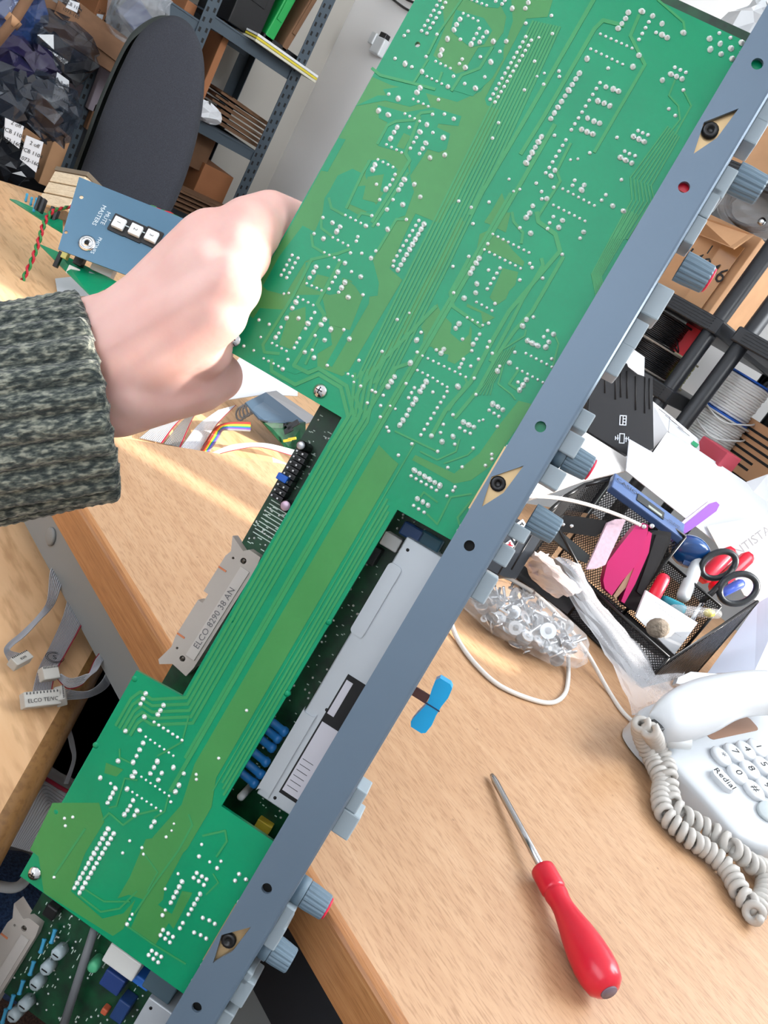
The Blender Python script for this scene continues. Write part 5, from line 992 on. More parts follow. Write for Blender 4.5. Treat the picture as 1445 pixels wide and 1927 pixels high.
# things in the organiser
def stick(name, label, cat, a_, b2, r, m, parts=(), tip=None, n_=12):
    a_, b2 = D(*a_), D(*b2); d2 = b2-a_; L2 = d2.length; o = thing(name, label, cat, frame(a_, d2, -Vector(fw)))
    MB().lathe([(r*.7, 0), (r, r*.6), (r, L2-r*.8), (r*.75, L2-r*.15), (r*.2, L2)], n_, RY(90)).build('barrel', m, o)
    for nm, s0, s1, rr, mm in parts: MB().lathe([(rr, L2*s0), (rr, L2*s1)], n_, RY(90)).build(nm, mm, o)
    return o
def outline(name, label, cat, px, depth, th, m, bev=0, ang=0, yaw=0, tilt=0, group=None):
    cx = sum(p[0] for p in px)/len(px); cy = sum(p[1] for p in px)/len(px); m_ = facing(cx, cy, depth, ang, yaw, tilt)
    o = thing(name, label, cat, m_, group); pts_ = [fl(m_, *p) for p in px]
    b0_ = plate('body', [(p.x, p.y) for p in pts_], [], -th, 0, m, o)
    if bev: 
        md = b0_.modifiers.new('bevel', 'BEVEL'); md.width = bev; md.segments = 2; md.limit_method = 'ANGLE'
    return o, m_
# calculator
cm = facing(1222, 945, .845, 36.5, 0, -52); ca = thing('calculator', 'dark blue pocket calculator standing at the back of the organiser', 'calculator', cm)
M_navy = mat('navy_plastic', (62, 84, 124), .4)
cl = .096; MB().box((0, -.007, -.0045), (cl, .032, .009), bev=.0015).build('case', M_navy, ca)
MB().box((.002, -.008, .0006), (.036, .015, .0008), bev=.0003).build('display_window', mat('dark_lcd', (18, 24, 28), .15), ca)
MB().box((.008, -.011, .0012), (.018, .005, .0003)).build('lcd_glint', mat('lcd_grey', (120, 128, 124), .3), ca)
text('CASIO', .0098, mat('black_letters', (8, 9, 14), .6), ca, TR((-.031, -.004, .0012))); text('HS-8VER\nTWO WAY POWER', .0042, mat('black_letters', (14, 16, 24), .5), ca, TR((.034, -.010, .0012)))
# pink stapler
o, m_ = outline('stapler', 'bright pink stapler standing open in the organiser', 'stapler', [(1196, 990), (1210, 984), (1220, 988), (1218, 1005), (1204, 1056), (1172, 1092), (1151, 1121), (1138, 1108), (1135, 1092), (1143, 1058), (1168, 1025)], .775, .012, mat('hot_pink_plastic', (176, 30, 98), .4), .002)
pts_ = [fl(m_, *p) for p in [(1222, 1000), (1228, 1004), (1222, 1040), (1196, 1100), (1176, 1136), (1170, 1132), (1188, 1085)]]; plate('lower_jaw', [(p.x, p.y) for p in pts_], [], -.012, -.002, mat('hot_pink_plastic', (176, 30, 98)), o)
for px in ((1211, 991), (1226, 990)): p = fl(m_, *px); MB().lathe([(.0026, 0), (.0026, .001), (.0018, .002), (.0002, .002)], 12, TR((p.x, p.y, 0))).build('pivot_pin', CHROME, o)
pts_ = [fl(m_, *p) for p in [(1196, 1062), (1203, 1062), (1180, 1106), (1160, 1128), (1156, 1122)]]; plate('staple_channel', [(p.x, p.y) for p in pts_], [], -.008, -.0035, mat('tan_metal', (190, 160, 134), .35, .6), o)
o, m_ = outline('stapler', 'black stapler beside the pink one in the organiser', 'stapler', [(1224, 1002), (1240, 998), (1263, 1002), (1262, 1018), (1240, 1065), (1215, 1110), (1197, 1153), (1178, 1140), (1172, 1130), (1205, 1060)], .80, .02, BLACK, .003)
pts_ = [fl(m_, *p) for p in [(1232, 1006), (1258, 1008), (1240, 1050), (1205, 1120), (1196, 1112), (1215, 1060)]]; plate('top_arm', [(p.x, p.y) for p in pts_], [], 0, .004, mat('black_satin', (34, 36, 38), .25), o)
# hole punch
o, m_ = outline('hole_punch', 'black hole punch with two chrome rivets at the left of the organiser', 'hole punch', [(1048, 985), (1062, 970), (1090, 972), (1140, 980), (1136, 1000), (1120, 1010), (1075, 1003), (1052, 1000)], .77, .016, BLACK, .002)
pts_ = [fl(m_, *p) for p in [(1036, 1000), (1050, 996), (1110, 1046), (1104, 1060), (1085, 1052), (1040, 1015)]]; plate('base_lever', [(p.x, p.y) for p in pts_], [], -.012, .001, mat('dark_grey_metal', (56, 60, 62), .35), o)
for px in ((1059, 987), (1075, 990)): p = fl(m_, *px); MB().lathe([(.0022, 0), (.0022, .001), (.0014, .002), (.0002, .002)], 12, TR((p.x, p.y, 0))).build('rivet', CHROME, o)
o, m_ = outline('emery_board', 'pink and white foam pad leaning in the organiser', 'pad', [(1143, 984), (1160, 977), (1178, 977), (1166, 1005), (1139, 1063), (1122, 1070), (1103, 1072), (1120, 1035)], .765, .005, mat('pale_pink_foam', (214, 188, 206), .9, noise=.2, nscale=300), .001)
o, m_ = outline('nail_file', 'purple nail file sticking up out of the organiser', 'nail file', [(1262, 1014), (1290, 985), (1335, 948), (1348, 944), (1354, 950), (1348, 962), (1310, 990), (1275, 1014), (1264, 1020)], .86, .002, mat('purple_file', (146, 92, 186), .6))
pts_ = [fl(m_, *p) for p in [(1258, 1008), (1288, 979), (1333, 944), (1348, 944), (1290, 985), (1262, 1014)]]; plate('white_edge', [(p.x, p.y) for p in pts_], [], -.004, -.0005, mat('lilac_white', (222, 208, 232), .6), o)
tp_ = thing('tape_dispenser', 'glossy dark blue rounded tape dispenser in the organiser', 'tape dispenser', facing(1298, 1038, .865, 20)); MB().lathe([(.001, -.010), (.018, -.010), (.022, -.006), (.023, 0), (.022, .006), (.018, .010), (.001, .010)], 28, RX(25) @ Matrix.Diagonal((1, .8, 1.1, 1))).build('body', mat('deep_blue_gloss', (16, 62, 116), .15, coat=.5), tp_); MB().box((.0, -.014, 0), (.012, .006, .016), bev=.001).build('cutter', mat('deep_blue_gloss', (16, 62, 116)), tp_)
stick('marker', 'white capped marker pen in the organiser', 'pen', (1283, 1128, .83), (1318, 1048, .865), .0075, WHITE, [('grey_end', .96, 1.0, .006, mat('grey_end', (120, 130, 140), .4))])
stick('highlighter', 'red highlighter behind the scissors, nearer the blue dispenser', 'pen', (1320, 1092, .90), (1378, 1034, .92), .0085, RED, (), None, 6)
stick('highlighter', 'red highlighter at the right, behind the scissors', 'pen', (1340, 1110, .91), (1412, 1044, .93), .0085, RED, (), None, 6)
stick('felt_pen', 'red round-capped pen standing behind the business cards', 'pen', (1226, 1130, .79), (1252, 1082, .80), .0068, RED)
stick('pen', 'teal pen lying behind the business cards', 'pen', (1243, 1128, .815), (1290, 1150, .81), .0062, mat('teal_plastic', (24, 128, 146), .35))
w_ = stick('plastic_tube', 'clear plastic tube with a yellow end over the business cards', 'tube', (1262, 1146, .80), (1355, 1156, .815), .0055, FILM); MB().lathe([(.0035, .042), (.0045, .046), (.003, .052)], 10, RY(90)).build('yellow_insert', mat('yellow_insert', (226, 206, 40), .4), w_)
stick('pen', 'blue and clear ballpoint pen by the right scissor loop', 'pen', (1352, 1118, .84), (1398, 1096, .85), .0055, mat('blue_clear', (66, 92, 190), .2, alpha=.8))
# scissors
sc = thing('scissors', 'black handled scissors with two open loops standing in the organiser', 'scissors', D(1365, 1090, .83)); inv2 = sc.matrix_world.inverted()
for (cx, cy, rx, ry, an, dd) in ((1352, 1063, 34, 23, -25, .85), (1389, 1108, 36, 27, -20, .83)):
    a_ = math.radians(an); MB().tube([D(cx+rx*math.cos(t)*math.cos(a_)-ry*math.sin(t)*math.sin(a_), cy+rx*math.cos(t)*math.sin(a_)+ry*math.sin(t)*math.cos(a_), dd) for t in [i*2*math.pi/28 for i in range(28)]], .0036, 8, closed=True).build('handle_loop', mat('black_soft_plastic', (40, 44, 48), .3), sc, inv2)
MB().tube([D(1378, 1068, .85), D(1362, 1092, .845), D(1330, 1125, .835)], .0032, 8).build('shank', BLACK, sc, inv2); MB().tube([D(1366, 1096, .835), D(1345, 1110, .83), D(1318, 1135, .83)], .0032, 8).build('shank', BLACK, sc, inv2)
solid(sc, inv2, 'blade', [(1332, 1120), (1320, 1130), (1285, 1185), (1300, 1178)], [.835, .83, .80, .80], .0012, CHROME)
# business cards and a pebble
o, m_ = outline('business_cards', 'small stack of white business cards at the front of the organiser', 'cards', [(1216, 1111), (1313, 1172), (1269, 1232), (1196, 1160)], .755, .004, PAPER)
for i, (px, py, s) in enumerate([(1240, 1138, .0028), (1246, 1148, .0024), (1262, 1160, .0024), (1275, 1195, .0022)]):
    p = fl(m_, px, py); text(['FIRST FLOOR', 'UNIT 4', 'TEL 01473', 'SUFFOLK'][i] if False else '-- ---- ---', s, mat('grey_ink', (80, 78, 80)), o, TR((p.x, p.y, .0004)) @ RZ(-32+180))
pbm = facing(1238, 1182, .742, 0); pb = MB().lathe([(.001, -.005), (.008, -.0045), (.0115, -.001), (.011, .002), (.007, .005), (.001, .0058)], 14, Matrix.Diagonal((1, .85, 1, 1))).build('pebble', mat('rough_stone', (138, 126, 112), .8, noise=.5, nscale=220, bump=1, bscale=200), None, pbm); tag(pb, 'rough grey brown pebble on the business cards', 'pebble')
o, m_ = outline('card', 'pale curled card beside the pebble', 'card', [(1243, 1163), (1262, 1160), (1278, 1180), (1262, 1198), (1250, 1202)], .748, .001, mat('pale_card', (222, 218, 214), .6))
# ---------------------------------------------------------------- papers, envelope and boxes at the back of the desk
def sheet(name, label, cat, px, d, m=PAPER, th=.0012, group='papers at the back of the desk'):
    c = D(sum(p[0] for p in px)/len(px), sum(p[1] for p in px)/len(px), sum(d)/len(d) if isinstance(d, (list, tuple)) else d)
    o = thing(name, label, cat, c, group); solid(o, o.matrix_world.inverted(), 'sheet', px, d, th, m); return o
GP = mat('greyish_paper', (186, 188, 196), .7)
sheet('paper_sheet', 'large pale grey sheet standing behind the calculator', 'paper', [(1178, 886), (1184, 826), (1240, 858), (1330, 905), (1445, 975), (1500, 1010), (1500, 1110), (1400, 1060), (1340, 1015)], [.96, .98, 1.0, 1.02, 1.04, 1.05, 1.02, 1.0, .98], GP)
sheet('paper_sheet', 'bright white sheet tilted above the calculator', 'paper', [(1228, 852), (1255, 813), (1268, 816), (1445, 935), (1500, 975), (1500, 1010), (1445, 975), (1330, 905)], [1.06, 1.10, 1.10, 1.12, 1.12, 1.06, 1.06, 1.06])
lg = sheet('letter', 'printed white letter with a small green logo beside the black shelf', 'paper', [(1227, 754), (1262, 782), (1328, 838), (1312, 850), (1258, 812), (1228, 846)], [1.14, 1.14, 1.14, 1.13, 1.12, 1.12])
MB().box((0, 0, .001), (.010, .006, .0008)).build('green_logo', mat('green_logo', (20, 150, 100), .5), lg, lg.matrix_world.inverted() @ facing(1307, 836, 1.13, 36))
for i, (x, y) in enumerate([(1250, 778), (1262, 790), (1274, 800), (1286, 812)]): MB().box((0, 0, .001), (.022, .0008, .0004)).build('printed_line', mat('grey_ink', (80, 78, 80)), lg, lg.matrix_world.inverted() @ facing(x, y, 1.132, 38))
sheet('plastic_wrap', 'crumpled white plastic wrap behind the mixer knobs', 'wrapping', [(1040, 830), (1075, 806), (1100, 812), (1180, 862), (1178, 886), (1152, 892), (1100, 905), (1045, 925), (1000, 940), (1010, 880)], [.92, .96, .98, 1.0, .97, .95, .93, .9, .88, .88], mat('white_wrap', (226, 224, 222), .35, bump=1.0, bscale=40), .004)
sheet('paper_sheet', 'white sheet lying under the black vented box', 'paper', [(1070, 800), (1105, 770), (1190, 850), (1183, 880), (1120, 850)], [1.0, 1.06, 1.06, 1.02, 1.0])
o = sheet('paper_label', 'torn white paper tag stuck on top of the black vented box', 'paper', [(1150, 664), (1162, 646), (1186, 653), (1213, 672), (1212, 708), (1200, 704), (1182, 690), (1180, 684), (1160, 676)], .985)
env = sheet('envelope', 'frosted antistatic envelope at the right behind the scissors', 'envelope', [(1330, 990), (1445, 970), (1520, 985), (1520, 1140), (1445, 1140), (1400, 1120)], [.98, .99, 1.0, .96, .95, .95], mat('frosted_film', (228, 226, 224), .3, alpha=.7), .001)
text('ANTISTATIC', .016, mat('pale_grey_ink', (164, 162, 164), .6), env, env.matrix_world.inverted() @ facing(1425, 1012, .965, -36))
sheet('paper_sheet', 'pale blue tinted sheet under the telephone handset, beside the organiser', 'paper', [(1330, 1268), (1425, 1135), (1500, 1090), (1500, 1290), (1420, 1262)], [.80, .90, .92, .79, .79], mat('bluish_film', (206, 214, 232), .4))
sheet('paper_roll', 'rolled white paper end behind the handset', 'paper', [(1276, 1275), (1300, 1264), (1350, 1268), (1370, 1280), (1290, 1290), (1272, 1286)], [.74, .75, .76, .76, .74, .735], PAPER, .006)
sheet('paper_sheet', 'white sheets at the right edge below the striped carton', 'paper', [(1395, 910), (1445, 892), (1500, 890), (1500, 985), (1445, 960), (1410, 935)], [1.12, 1.12, 1.12, 1.1, 1.1, 1.1])
# black vented box
o, m_ = outline('vented_box', 'black plastic box with vent grooves and white pictograms among the papers', 'box', [(1160, 674), (1228, 709), (1230, 845), (1182, 858), (1102, 809), (1106, 728), (1122, 702)], 1.0, .03, mat('matt_black_plastic', (30, 31, 35), .5))
for x0, y0, x1, y1 in ((1139, 690, 1138, 740), (1158, 690, 1158, 752), (1168, 690, 1168, 748), (1180, 698, 1180, 750), (1196, 708, 1196, 772), (1214, 710, 1213, 778), (1222, 712, 1222, 770), (1108, 740, 1106, 812)):
    a_, b2 = fl(m_, x0, y0), fl(m_, x1, y1); MB().tube([a_, b2], .0011, 6).build('vent_groove', INK, o)
WL = mat('white_line', (214, 220, 232), .6)
p = fl(m_, 1172, 791); mb = MB()
for (x, y, dx, dy) in ((-.004, 0, .0012, .013), (0, 0, .001, .013), (.004, 0, .0012, .013), (0, .006, .009, .0012), (0, -.006, .009, .0012), (.002, .002, .004, .001), (.002, -.002, .004, .001)): mb.box((x, y, .0003), (dx, dy, .0005))
mb.build('pictogram', WL, o, TR(p) @ RZ(-3)); p = fl(m_, 1170, 825); mb = MB()
for (x, y, dx, dy) in ((-.003, 0, .001, .013), (.003, 0, .001, .013), (0, .006, .006, .001), (0, -.006, .006, .001), (-.0065, 0, .005, .001), (.0065, 0, .005, .001), (-.0085, 0, .001, .005), (.0085, 0, .001, .005), (-.0055, .001, .001, .007), (.0055, -.001, .001, .007)): mb.box((x, y, .0003), (dx, dy, .0005))
mb.build('pictogram', WL, o, TR(p) @ RZ(-3))
# ================================================================ black rack on the right
SX = 1.22; M_blk = mat('black_rack_plastic', (34, 37, 42), .38)
def cardbox(name, label, m_, d, mt=CARD, flap=0, group=None, tape=False):
    o = thing(name, label, 'box', m_, group); MB().box((0, 0, d[2]/2), d, bev=.0015).build('carton', mt, o)
    if flap: MB().box((0, -d[1]/2-.001, d[2]-flap*.4), (d[0]*.98, .003, flap*.8), RX(8) if False else None).build('flap', mt, o)
    if tape: MB().box((0, 0, d[2]+.0004), (d[0]*.12, d[1], .0006)).build('tape', mat('brown_tape', (176, 130, 86), .25), o)
    return o
def rack(label, yL, yR, zs, top, x0=SX, dx=.34):
    o = thing('storage_rack', label, 'shelf', Vector((x0+dx/2, (yL+yR)/2, 0)), 'black storage racks'); inv = o.matrix_world.inverted()
    for y in (yL, yR):
        for x in (x0, x0+dx): MB().tube([Vector((x, y, 0)), Vector((x, y, top))], .0125, 12).build('post', M_blk, o, inv)
    for z in zs:
        MB().box((x0+dx/2, (yL+yR)/2, z-.012), (dx+.03, abs(yL-yR)+.03, .024), bev=.003).build('shelf', M_blk, o, inv)
        for k_ in range(5): MB().box((x0-.0155, (yL+yR)/2, z-.003-k_*.0045), (.002, abs(yL-yR), .0015)).build('shelf_rib', M_blk, o, inv)
    return o
sA = XP(1290, 565, SX); yA = XP(1340, 620, SX).y; zA = sA.z
yB = XP(1352, 640, SX).y
zS = XP(1222, 702, SX+.06).z; zS2 = XP(1310, 845, SX+.06).z
rack('black plastic rack holding the carton and the black wire spools', yA+.62, yA, [zA, zS, .35, XP(1390, 310, SX).z], 1.45)
sB = XP(1425, 632, SX)
rack('black plastic rack at the right edge holding the white wire spools', yB-.034, yB-.55, [sB.z, zS2, .35], 1.45)
# carton with a handwritten number
a_, b2 = XP(1355, 562, SX+.01), XP(1432, 447, SX+.01); c_ = XP(1303, 437, SX+.01)
hB = b2.z-zA; wB = abs(c_.y-b2.y)+.03; bm_ = frame((SX+.016+.1, max(b2.y, yA+.015)+wB/2, zA+.0005), (0, -1, 0), (0, 0, 1))
bx_ = cardbox('carton', 'open brown carton with the handwritten number 14046 on the black rack', bm_, (wB, .2, hB)); inv = bx_.matrix_world.inverted()
solid(bx_, inv, 'flap', [(1303, 437), (1310, 404), (1418, 441), (1380, 468)], [(XP(1303, 437, SX+.008)-Vector(CC)).dot(Vector(fw)), (XP(1310, 404, SX-.01)-Vector(CC)).dot(Vector(fw)), (XP(1432, 445, SX-.002)-Vector(CC)).dot(Vector(fw)), (XP(1388, 472, SX-.03)-Vector(CC)).dot(Vector(fw))], .003, CARD)
p = XP(1325, 500, SX+.008); text('14046', .034, INK, bx_, inv @ frame(p-Vector((.0005, 0, 0)), Vector((0, -1, -.06)), Vector((-1, 0, 0))))
p = XP(1336, 470, SX+.008); MB().box((0, 0, 0), (.002, .014, .0006)).build('pen_stroke', INK, bx_, inv @ frame(p-Vector((.0008, 0, 0)), (0, -1, 0), (-1, 0, 0)))
MB().box((0, 0, 0), (.034, hB*.95, .0006)).build('tape', mat('brown_tape', (176, 130, 86), .25), bx_, inv @ frame(XP(1336, 525, SX+.0095), (0, -1, 0), (-1, 0, 0)))
# crumpled clear bag holding a coil, on the carton
bgm = XP(1395, 385, SX+.02); bp2 = thing('plastic_bag', 'clear bag with a coiled grey cable and a white label on top of the carton', 'bag', frame((bgm.x+.05, bgm.y, zA+hB), (0, -1, 0), (0, 0, 1)))
rows = [[Vector((.07*math.cos(f_)*math.sin(t)**.6, .05*math.sin(f_)*math.sin(t)**.6, .045-.038*math.cos(t))) for f_ in [2*math.pi*j/20 for j in range(21)]] for t in [math.pi*(i+.2)/10.4 for i in range(11)]]
g = crumple(rows, .004, 2)
for r_ in g: r_[-1] = r_[0]
MB().grid(g, False).build('film', FILM, bp2)
for i in range(7): MB().tube([Vector((.045*math.cos(t)+random.uniform(-.003, .003), -.02+i*.004, .048+.036*math.sin(t))) for t in [k_*.2618 for k_ in range(24)]], .0028, 6, closed=True).build('coil_turn', mat('grey_cable_sheath', (110, 112, 116)), bp2)
MB().box((-.006, -.052, .058), (.038, .001, .034), RZ(-6)).build('label', PAPER, bp2)
MB().lathe([(.006, 0), (.006, .004), (.002, .005)], 12, TR((.045, -.048, .022)) @ RX(90)).build('chrome_fitting', CHROME, bp2)
# box and cylinder further back on the upper shelf
p = XP(1428, 262, SX+.14); zt = XP(1350, 322, SX).z
cardbox('carton', 'small brown carton partly hidden behind the mixer panel, above the clear bag', frame((SX+.18, p.y, XP(1390, 310, SX).z+.001), (0, -1, 0), (0, 0, 1)), (.13, .1, .13), CARD, tape=True)
# crumpled clear wrap over the top corner of the board
p = XP(1390, 75, SX+.05); cw = thing('plastic_wrap', 'crumpled silvery clear wrap poking up behind the top corner of the circuit board', 'wrapping', frame(p, (0, -1, 0), (0, 0, 1)))
g = crumple([[Vector((.045*math.cos(f_)*math.sin(t), .03*math.sin(f_)*math.sin(t), -.06*math.cos(t))) for f_ in [2*math.pi*j/12 for j in range(13)]] for t in [math.pi*(i+.3)/8.6 for i in range(9)]], .008, 12)
for r_ in g: r_[-1] = r_[0]
MB().grid(g, False).build('film', mat('silvery_film', (190, 194, 198), .2, .3, alpha=.75), cw)
MB().box((.05, 0, -.05), (.03, .02, .02), bev=.003).build('blue_clip', mat('blue_clip', (24, 70, 180), .4), cw)
zsh_ = XP(1390, 310, SX).z+.001-p.z; MB().box((0, .02, (zsh_-.045)/2), (.10, .09, -.045-zsh_), bev=.004).build('carton_below', mat('white_carton', (200, 198, 196), .6), cw)
# wire spools
def spool(label, px, py, X, z0, R2, h, wire, flange, group='wire spools on the rack', turns=14):
    p = XP(px, py, X); o = thing('wire_spool', label, 'spool', Vector((p.x, p.y, z0)), group)
    for z in (0, h-.003):
        MB().lathe([(R2*.25, z), (R2, z), (R2, z+.003), (R2*.25, z+.003)], 32).build('flange', flange, o)
    MB().lathe([(R2*.24, .003), (R2*.24, h-.003)], 16).build('hub', flange, o)
    mb = MB(); n_ = turns
    for i in range(n_):
        z = .004+(h-.008)*(i+.5)/n_; r_ = (h-.008)/n_*.5; rr = R2*(.86+random.uniform(-.02, .02))
        mb.tube([Vector((rr*math.cos(t), rr*math.sin(t), z+random.uniform(-.2, .2)*r_)) for t in [k_*2*math.pi/28 for k_ in range(28)]], r_*1.15, 6, closed=True)
    mb.build('windings', wire, o); return o
M_bw = mat('black_wire', (24, 24, 26), .35); M_ww = mat('white_wire', (222, 224, 224), .4); M_kraft = mat('grey_card_flange', (150, 142, 132), .8)
zsA = zS+.001
hS = min(.066, (zA-.027-zsA)/2-.001)
s1 = spool('black wire spool standing on the rack shelf, lower of the black pair', 1226, 672, SX+.06, zsA, .048, hS, M_bw, M_kraft)
s2 = spool('black wire spool stacked on top of the other black spool', 1246, 612, SX+.06, zsA+hS, .046, hS, M_bw, mat('black_card_flange', (40, 38, 38), .8))
MB().tube(smoothline([Vector((-.02, -.046, .02)), Vector((-.03, -.06, .012)), Vector((-.024, -.064, .004)), Vector((-.016, -.05, .008))], 6), .0013, 6).build('loose_end', M_bw, s2)
s3 = spool('yellow green wire spool beside the rack post', 1258, 700, SX+.10, zsA, .036, .05, mat('lime_wire', (176, 178, 48), .4), mat('cream_flange', (206, 196, 160), .7))
p = XP(1292, 660, SX+.10)
cardbox('small_carton', 'small bright red carton standing behind the rack post', frame((p.x, p.y, zsA), RZ(20) @ Vector((0, -1, 0)), (0, 0, 1)), (.05, .05, .10), mat('bright_red_card', (216, 30, 46), .5))
zw = zS2+.001
s4 = spool('white wire spool standing on the shelf, below the blue flanged one', 1345, 798, SX+.085, zw, .050, .066, M_ww, mat('white_flange', (210, 210, 208), .5))
s5 = spool('white wire spool with blue flanges on top of the other white spool', 1388, 735, SX+.085, zw+.066, .048, .068, M_ww, mat('blue_flange', (36, 92, 188), .4))
for o, z in ((s4, .05), (s5, .012)): MB().tube(smoothline([Vector((-.036, .032, z)), Vector((-.056, .005, z-.012)), Vector((-.05, -.03, z-.02)), Vector((-.02, -.055, z-.005)), Vector((.01, -.052, z))], 6), .0016, 6).build('loose_end', M_ww, o)
# striped carton and red box on the same shelf
p = XP(1428, 862, SX+.03); wB = .15
sb = cardbox('carton', 'brown carton with black stripes and a red stamp at the right edge', frame((p.x+.11, p.y-.02, zw), RZ(-22) @ Vector((0, -1, 0)), (0, 0, 1)), (.16, .14, .085), mat('tan_carton', (190, 142, 104), .8, noise=.1, nscale=30))
for i in range(4): MB().box((-.02, -.0704, .07-i*.011), (.10, .0006, .004)).build('printed_stripe', INK, sb)
for i in range(2): MB().box((-.04, -.0704, .026-i*.011), (.06, .0006, .004)).build('printed_stripe', INK, sb)
mb = MB(); mb.tube([Vector((.062+.012*math.cos(t), -.0704, .045+.014*math.sin(t))) for t in [k_*math.pi/4 for k_ in range(8)]], .0012, 5, closed=True); mb.build('red_stamp', RED, sb)
p = XP(1355, 868, SX-.02); cardbox('small_carton', 'dull red and grey box between the papers and the striped carton', frame((SX-.05, p.y, zw-.05), RZ(-14) @ Vector((0, -1, 0)), (0, 0, 1)), (.05, .04, .08), mat('dull_red_card', (168, 60, 76), .5))
# ================================================================ grey steel shelving along the back wall
SY, SB = 2.08, 2.36; M_st = mat('blue_grey_steel', (72, 84, 94), .5, .2)
pR, pM, pL_ = YP(540, 175, SY).x, YP(380, 60, SY).x, YP(195, 100, SY).x
rk = thing('steel_shelving', 'grey perforated steel shelving along the back wall, full of cartons and bags', 'shelf', Vector(((pR+pL_)/2, (SY+SB)/2, 0))); inv = rk.matrix_world.inverted()
pLL = 2*pL_-pM
M_hole = INK
for x in (pR, pM, pL_, pLL):
    for y in (SY, SB):
        s = 1 if y == SY else -1; th = .002
        w_ = .034
        po = MB().box((x, y, 1.0), (w_, th, 2.0)).box((x+(w_/2 if x != pR else w_/2), y+s*.017, 1.0), (th, .034, 2.0)).build('post', M_st, rk, inv)
        if y == SY:
            hm_ = MB()
            for i in range(52): 
                z = .62+i*.025
                for dx in (-.009, .009): hm_.box((x+dx, y-.0012, z+(.006 if dx > 0 else 0)), (.006, .0006, .011))
            ho = hm_.build('slot_holes', M_hole, po); ho['kind'] = 'stuff'
zsh = [YP(475, 84, SY).z, YP(428, 254, SY).z, YP(360, 392, SY).z]
zsh = [YP(556, 133, SY).z, YP(487, 287, SY).z, 2*YP(487, 287, SY).z-YP(556, 133, SY).z]
for (xa, xb) in ((pM, pR), (pL_, pM), (pLL, pL_)):
    for i, z in enumerate(zsh):
        if xb < pR: z = z-.03
        sh = MB().box(((xa+xb)/2, (SY+SB)/2, z-.003), (xb-xa, SB-SY, .004)).box(((xa+xb)/2, SY+.004, z-.016), (xb-xa, .003, .03)).box(((xa+xb)/2, SB-.004, z-.016), (xb-xa, .003, .03)).build('shelf', M_st, rk, inv)
for (xa, xb) in ((pL_, pM), (pLL, pL_), (2*pLL-pL_, pLL)): MB().box(((xa+xb)/2, SB+.02, 1.0), (xb-xa, .004, 2.0)).build('shade_sheet', mat('painted_shade', (34, 37, 42), .6), rk, inv)  # dark sheets added behind the left bays to paint in their deep shade
def onshelf(px, py, i, Y=SY+.1, dz=0): p = YP(px, py, Y); return Vector((p.x, Y, zsh[i]+.0005+dz))
def bxY(name, label, px0, py0, px1, py1, Y, i=None, dy=.2, mt=CARD, rot=0, dz=0, **kw):
    """box whose front spans the two photo points on the plane y=Y"""
    a_, b2 = YP(px0, py0, Y), YP(px1, py1, Y); z0 = min(a_.z, b2.z) if i is None else zsh[i]+.0005+dz; h = abs(a_.z-b2.z) if i is None else max(a_.z, b2.z)-z0
    wd = max(.02, abs(a_.x-b2.x)); return cardbox(name, label, TR(((a_.x+b2.x)/2, Y+dy/2, z0)) @ RZ(rot), (wd, dy, max(.015, h)), mt, **kw)
GPC = 'cartons on the steel shelving'
o = bxY('carton', 'brown carton with printed lettering on the middle shelf behind the chair top', 360, 215, 430, 75, SY+.04, 1, .2, mat('orange_carton', (168, 112, 74), .8, noise=.1, nscale=20), group=GPC, tape=True)
bb = o.children[0].data; dx = max(v.co.x for v in bb.vertices); text('ter', .05, INK, o, TR((dx-.075, -.1008, .06)) @ RX(90))
MB().box((dx*.2, -.06, max(v.co.z for v in bb.vertices)+.02), (dx*1.5, .004, .08), RX(-25) if False else None).build('raised_flap', mat('orange_carton', (168, 112, 74)), o)
bxY('carton', 'brown carton on the top shelf beside the blue-grey post', 330, 60, 372, 12, SY+.05, 0, .2, mat('orange_carton', (168, 112, 74)), group=GPC, dz=-.03)
for i in range(6):
    p = onshelf(455, 220, 1, SY+.12); o = thing('flat_carton', 'flattened brown carton, %s of the pile on the middle shelf' % ['bottom', 'second from the bottom', 'third from the bottom', 'fourth from the bottom', 'second from the top', 'top'][i], 'cardboard', TR(p+Vector((-.055+i*.004, .02, .012+i*.014))) @ RY(2+i*.3) @ RZ(random.uniform(-3, 3)), 'flattened cartons on the middle shelf')
    MB().box((0, 0, 0), (.23-i*.008, .17, .006)).build('board', CARD2, o); MB().box((.02, -.01, .005), (.18-i*.006, .15, .003)).build('folded_flap', CARD2, o)
p = onshelf(388, 210, 1, SY-.01); wb_ = thing('plastic_bag', 'small crumpled white bag at the front of the middle shelf', 'bag', TR(p))
g = crumple([[Vector((.05*math.cos(f_)*math.sin(t), .025*math.sin(f_)*math.sin(t), .025-.024*math.cos(t))) for f_ in [2*math.pi*j/12 for j in range(13)]] for t in [math.pi*(i+.3)/7.6 for i in range(8)]], .004, 21)
for r_ in g: r_[-1] = r_[0]
MB().grid(g, False).build('film', mat('white_bag', (220, 222, 226), .3), wb_)
bxY('carton', 'darker brown carton on the lower shelf, right of the chair', 352, 300, 412, 255, SY+.06, 2, .2, CARD2, group=GPC, dz=.11)
o = bxY('carton', 'open tan carton on the lower shelf, its flap leaning forward', 368, 350, 440, 335, SY+.045, 2, .22, mat('orange_carton', (168, 112, 74)), group=GPC)
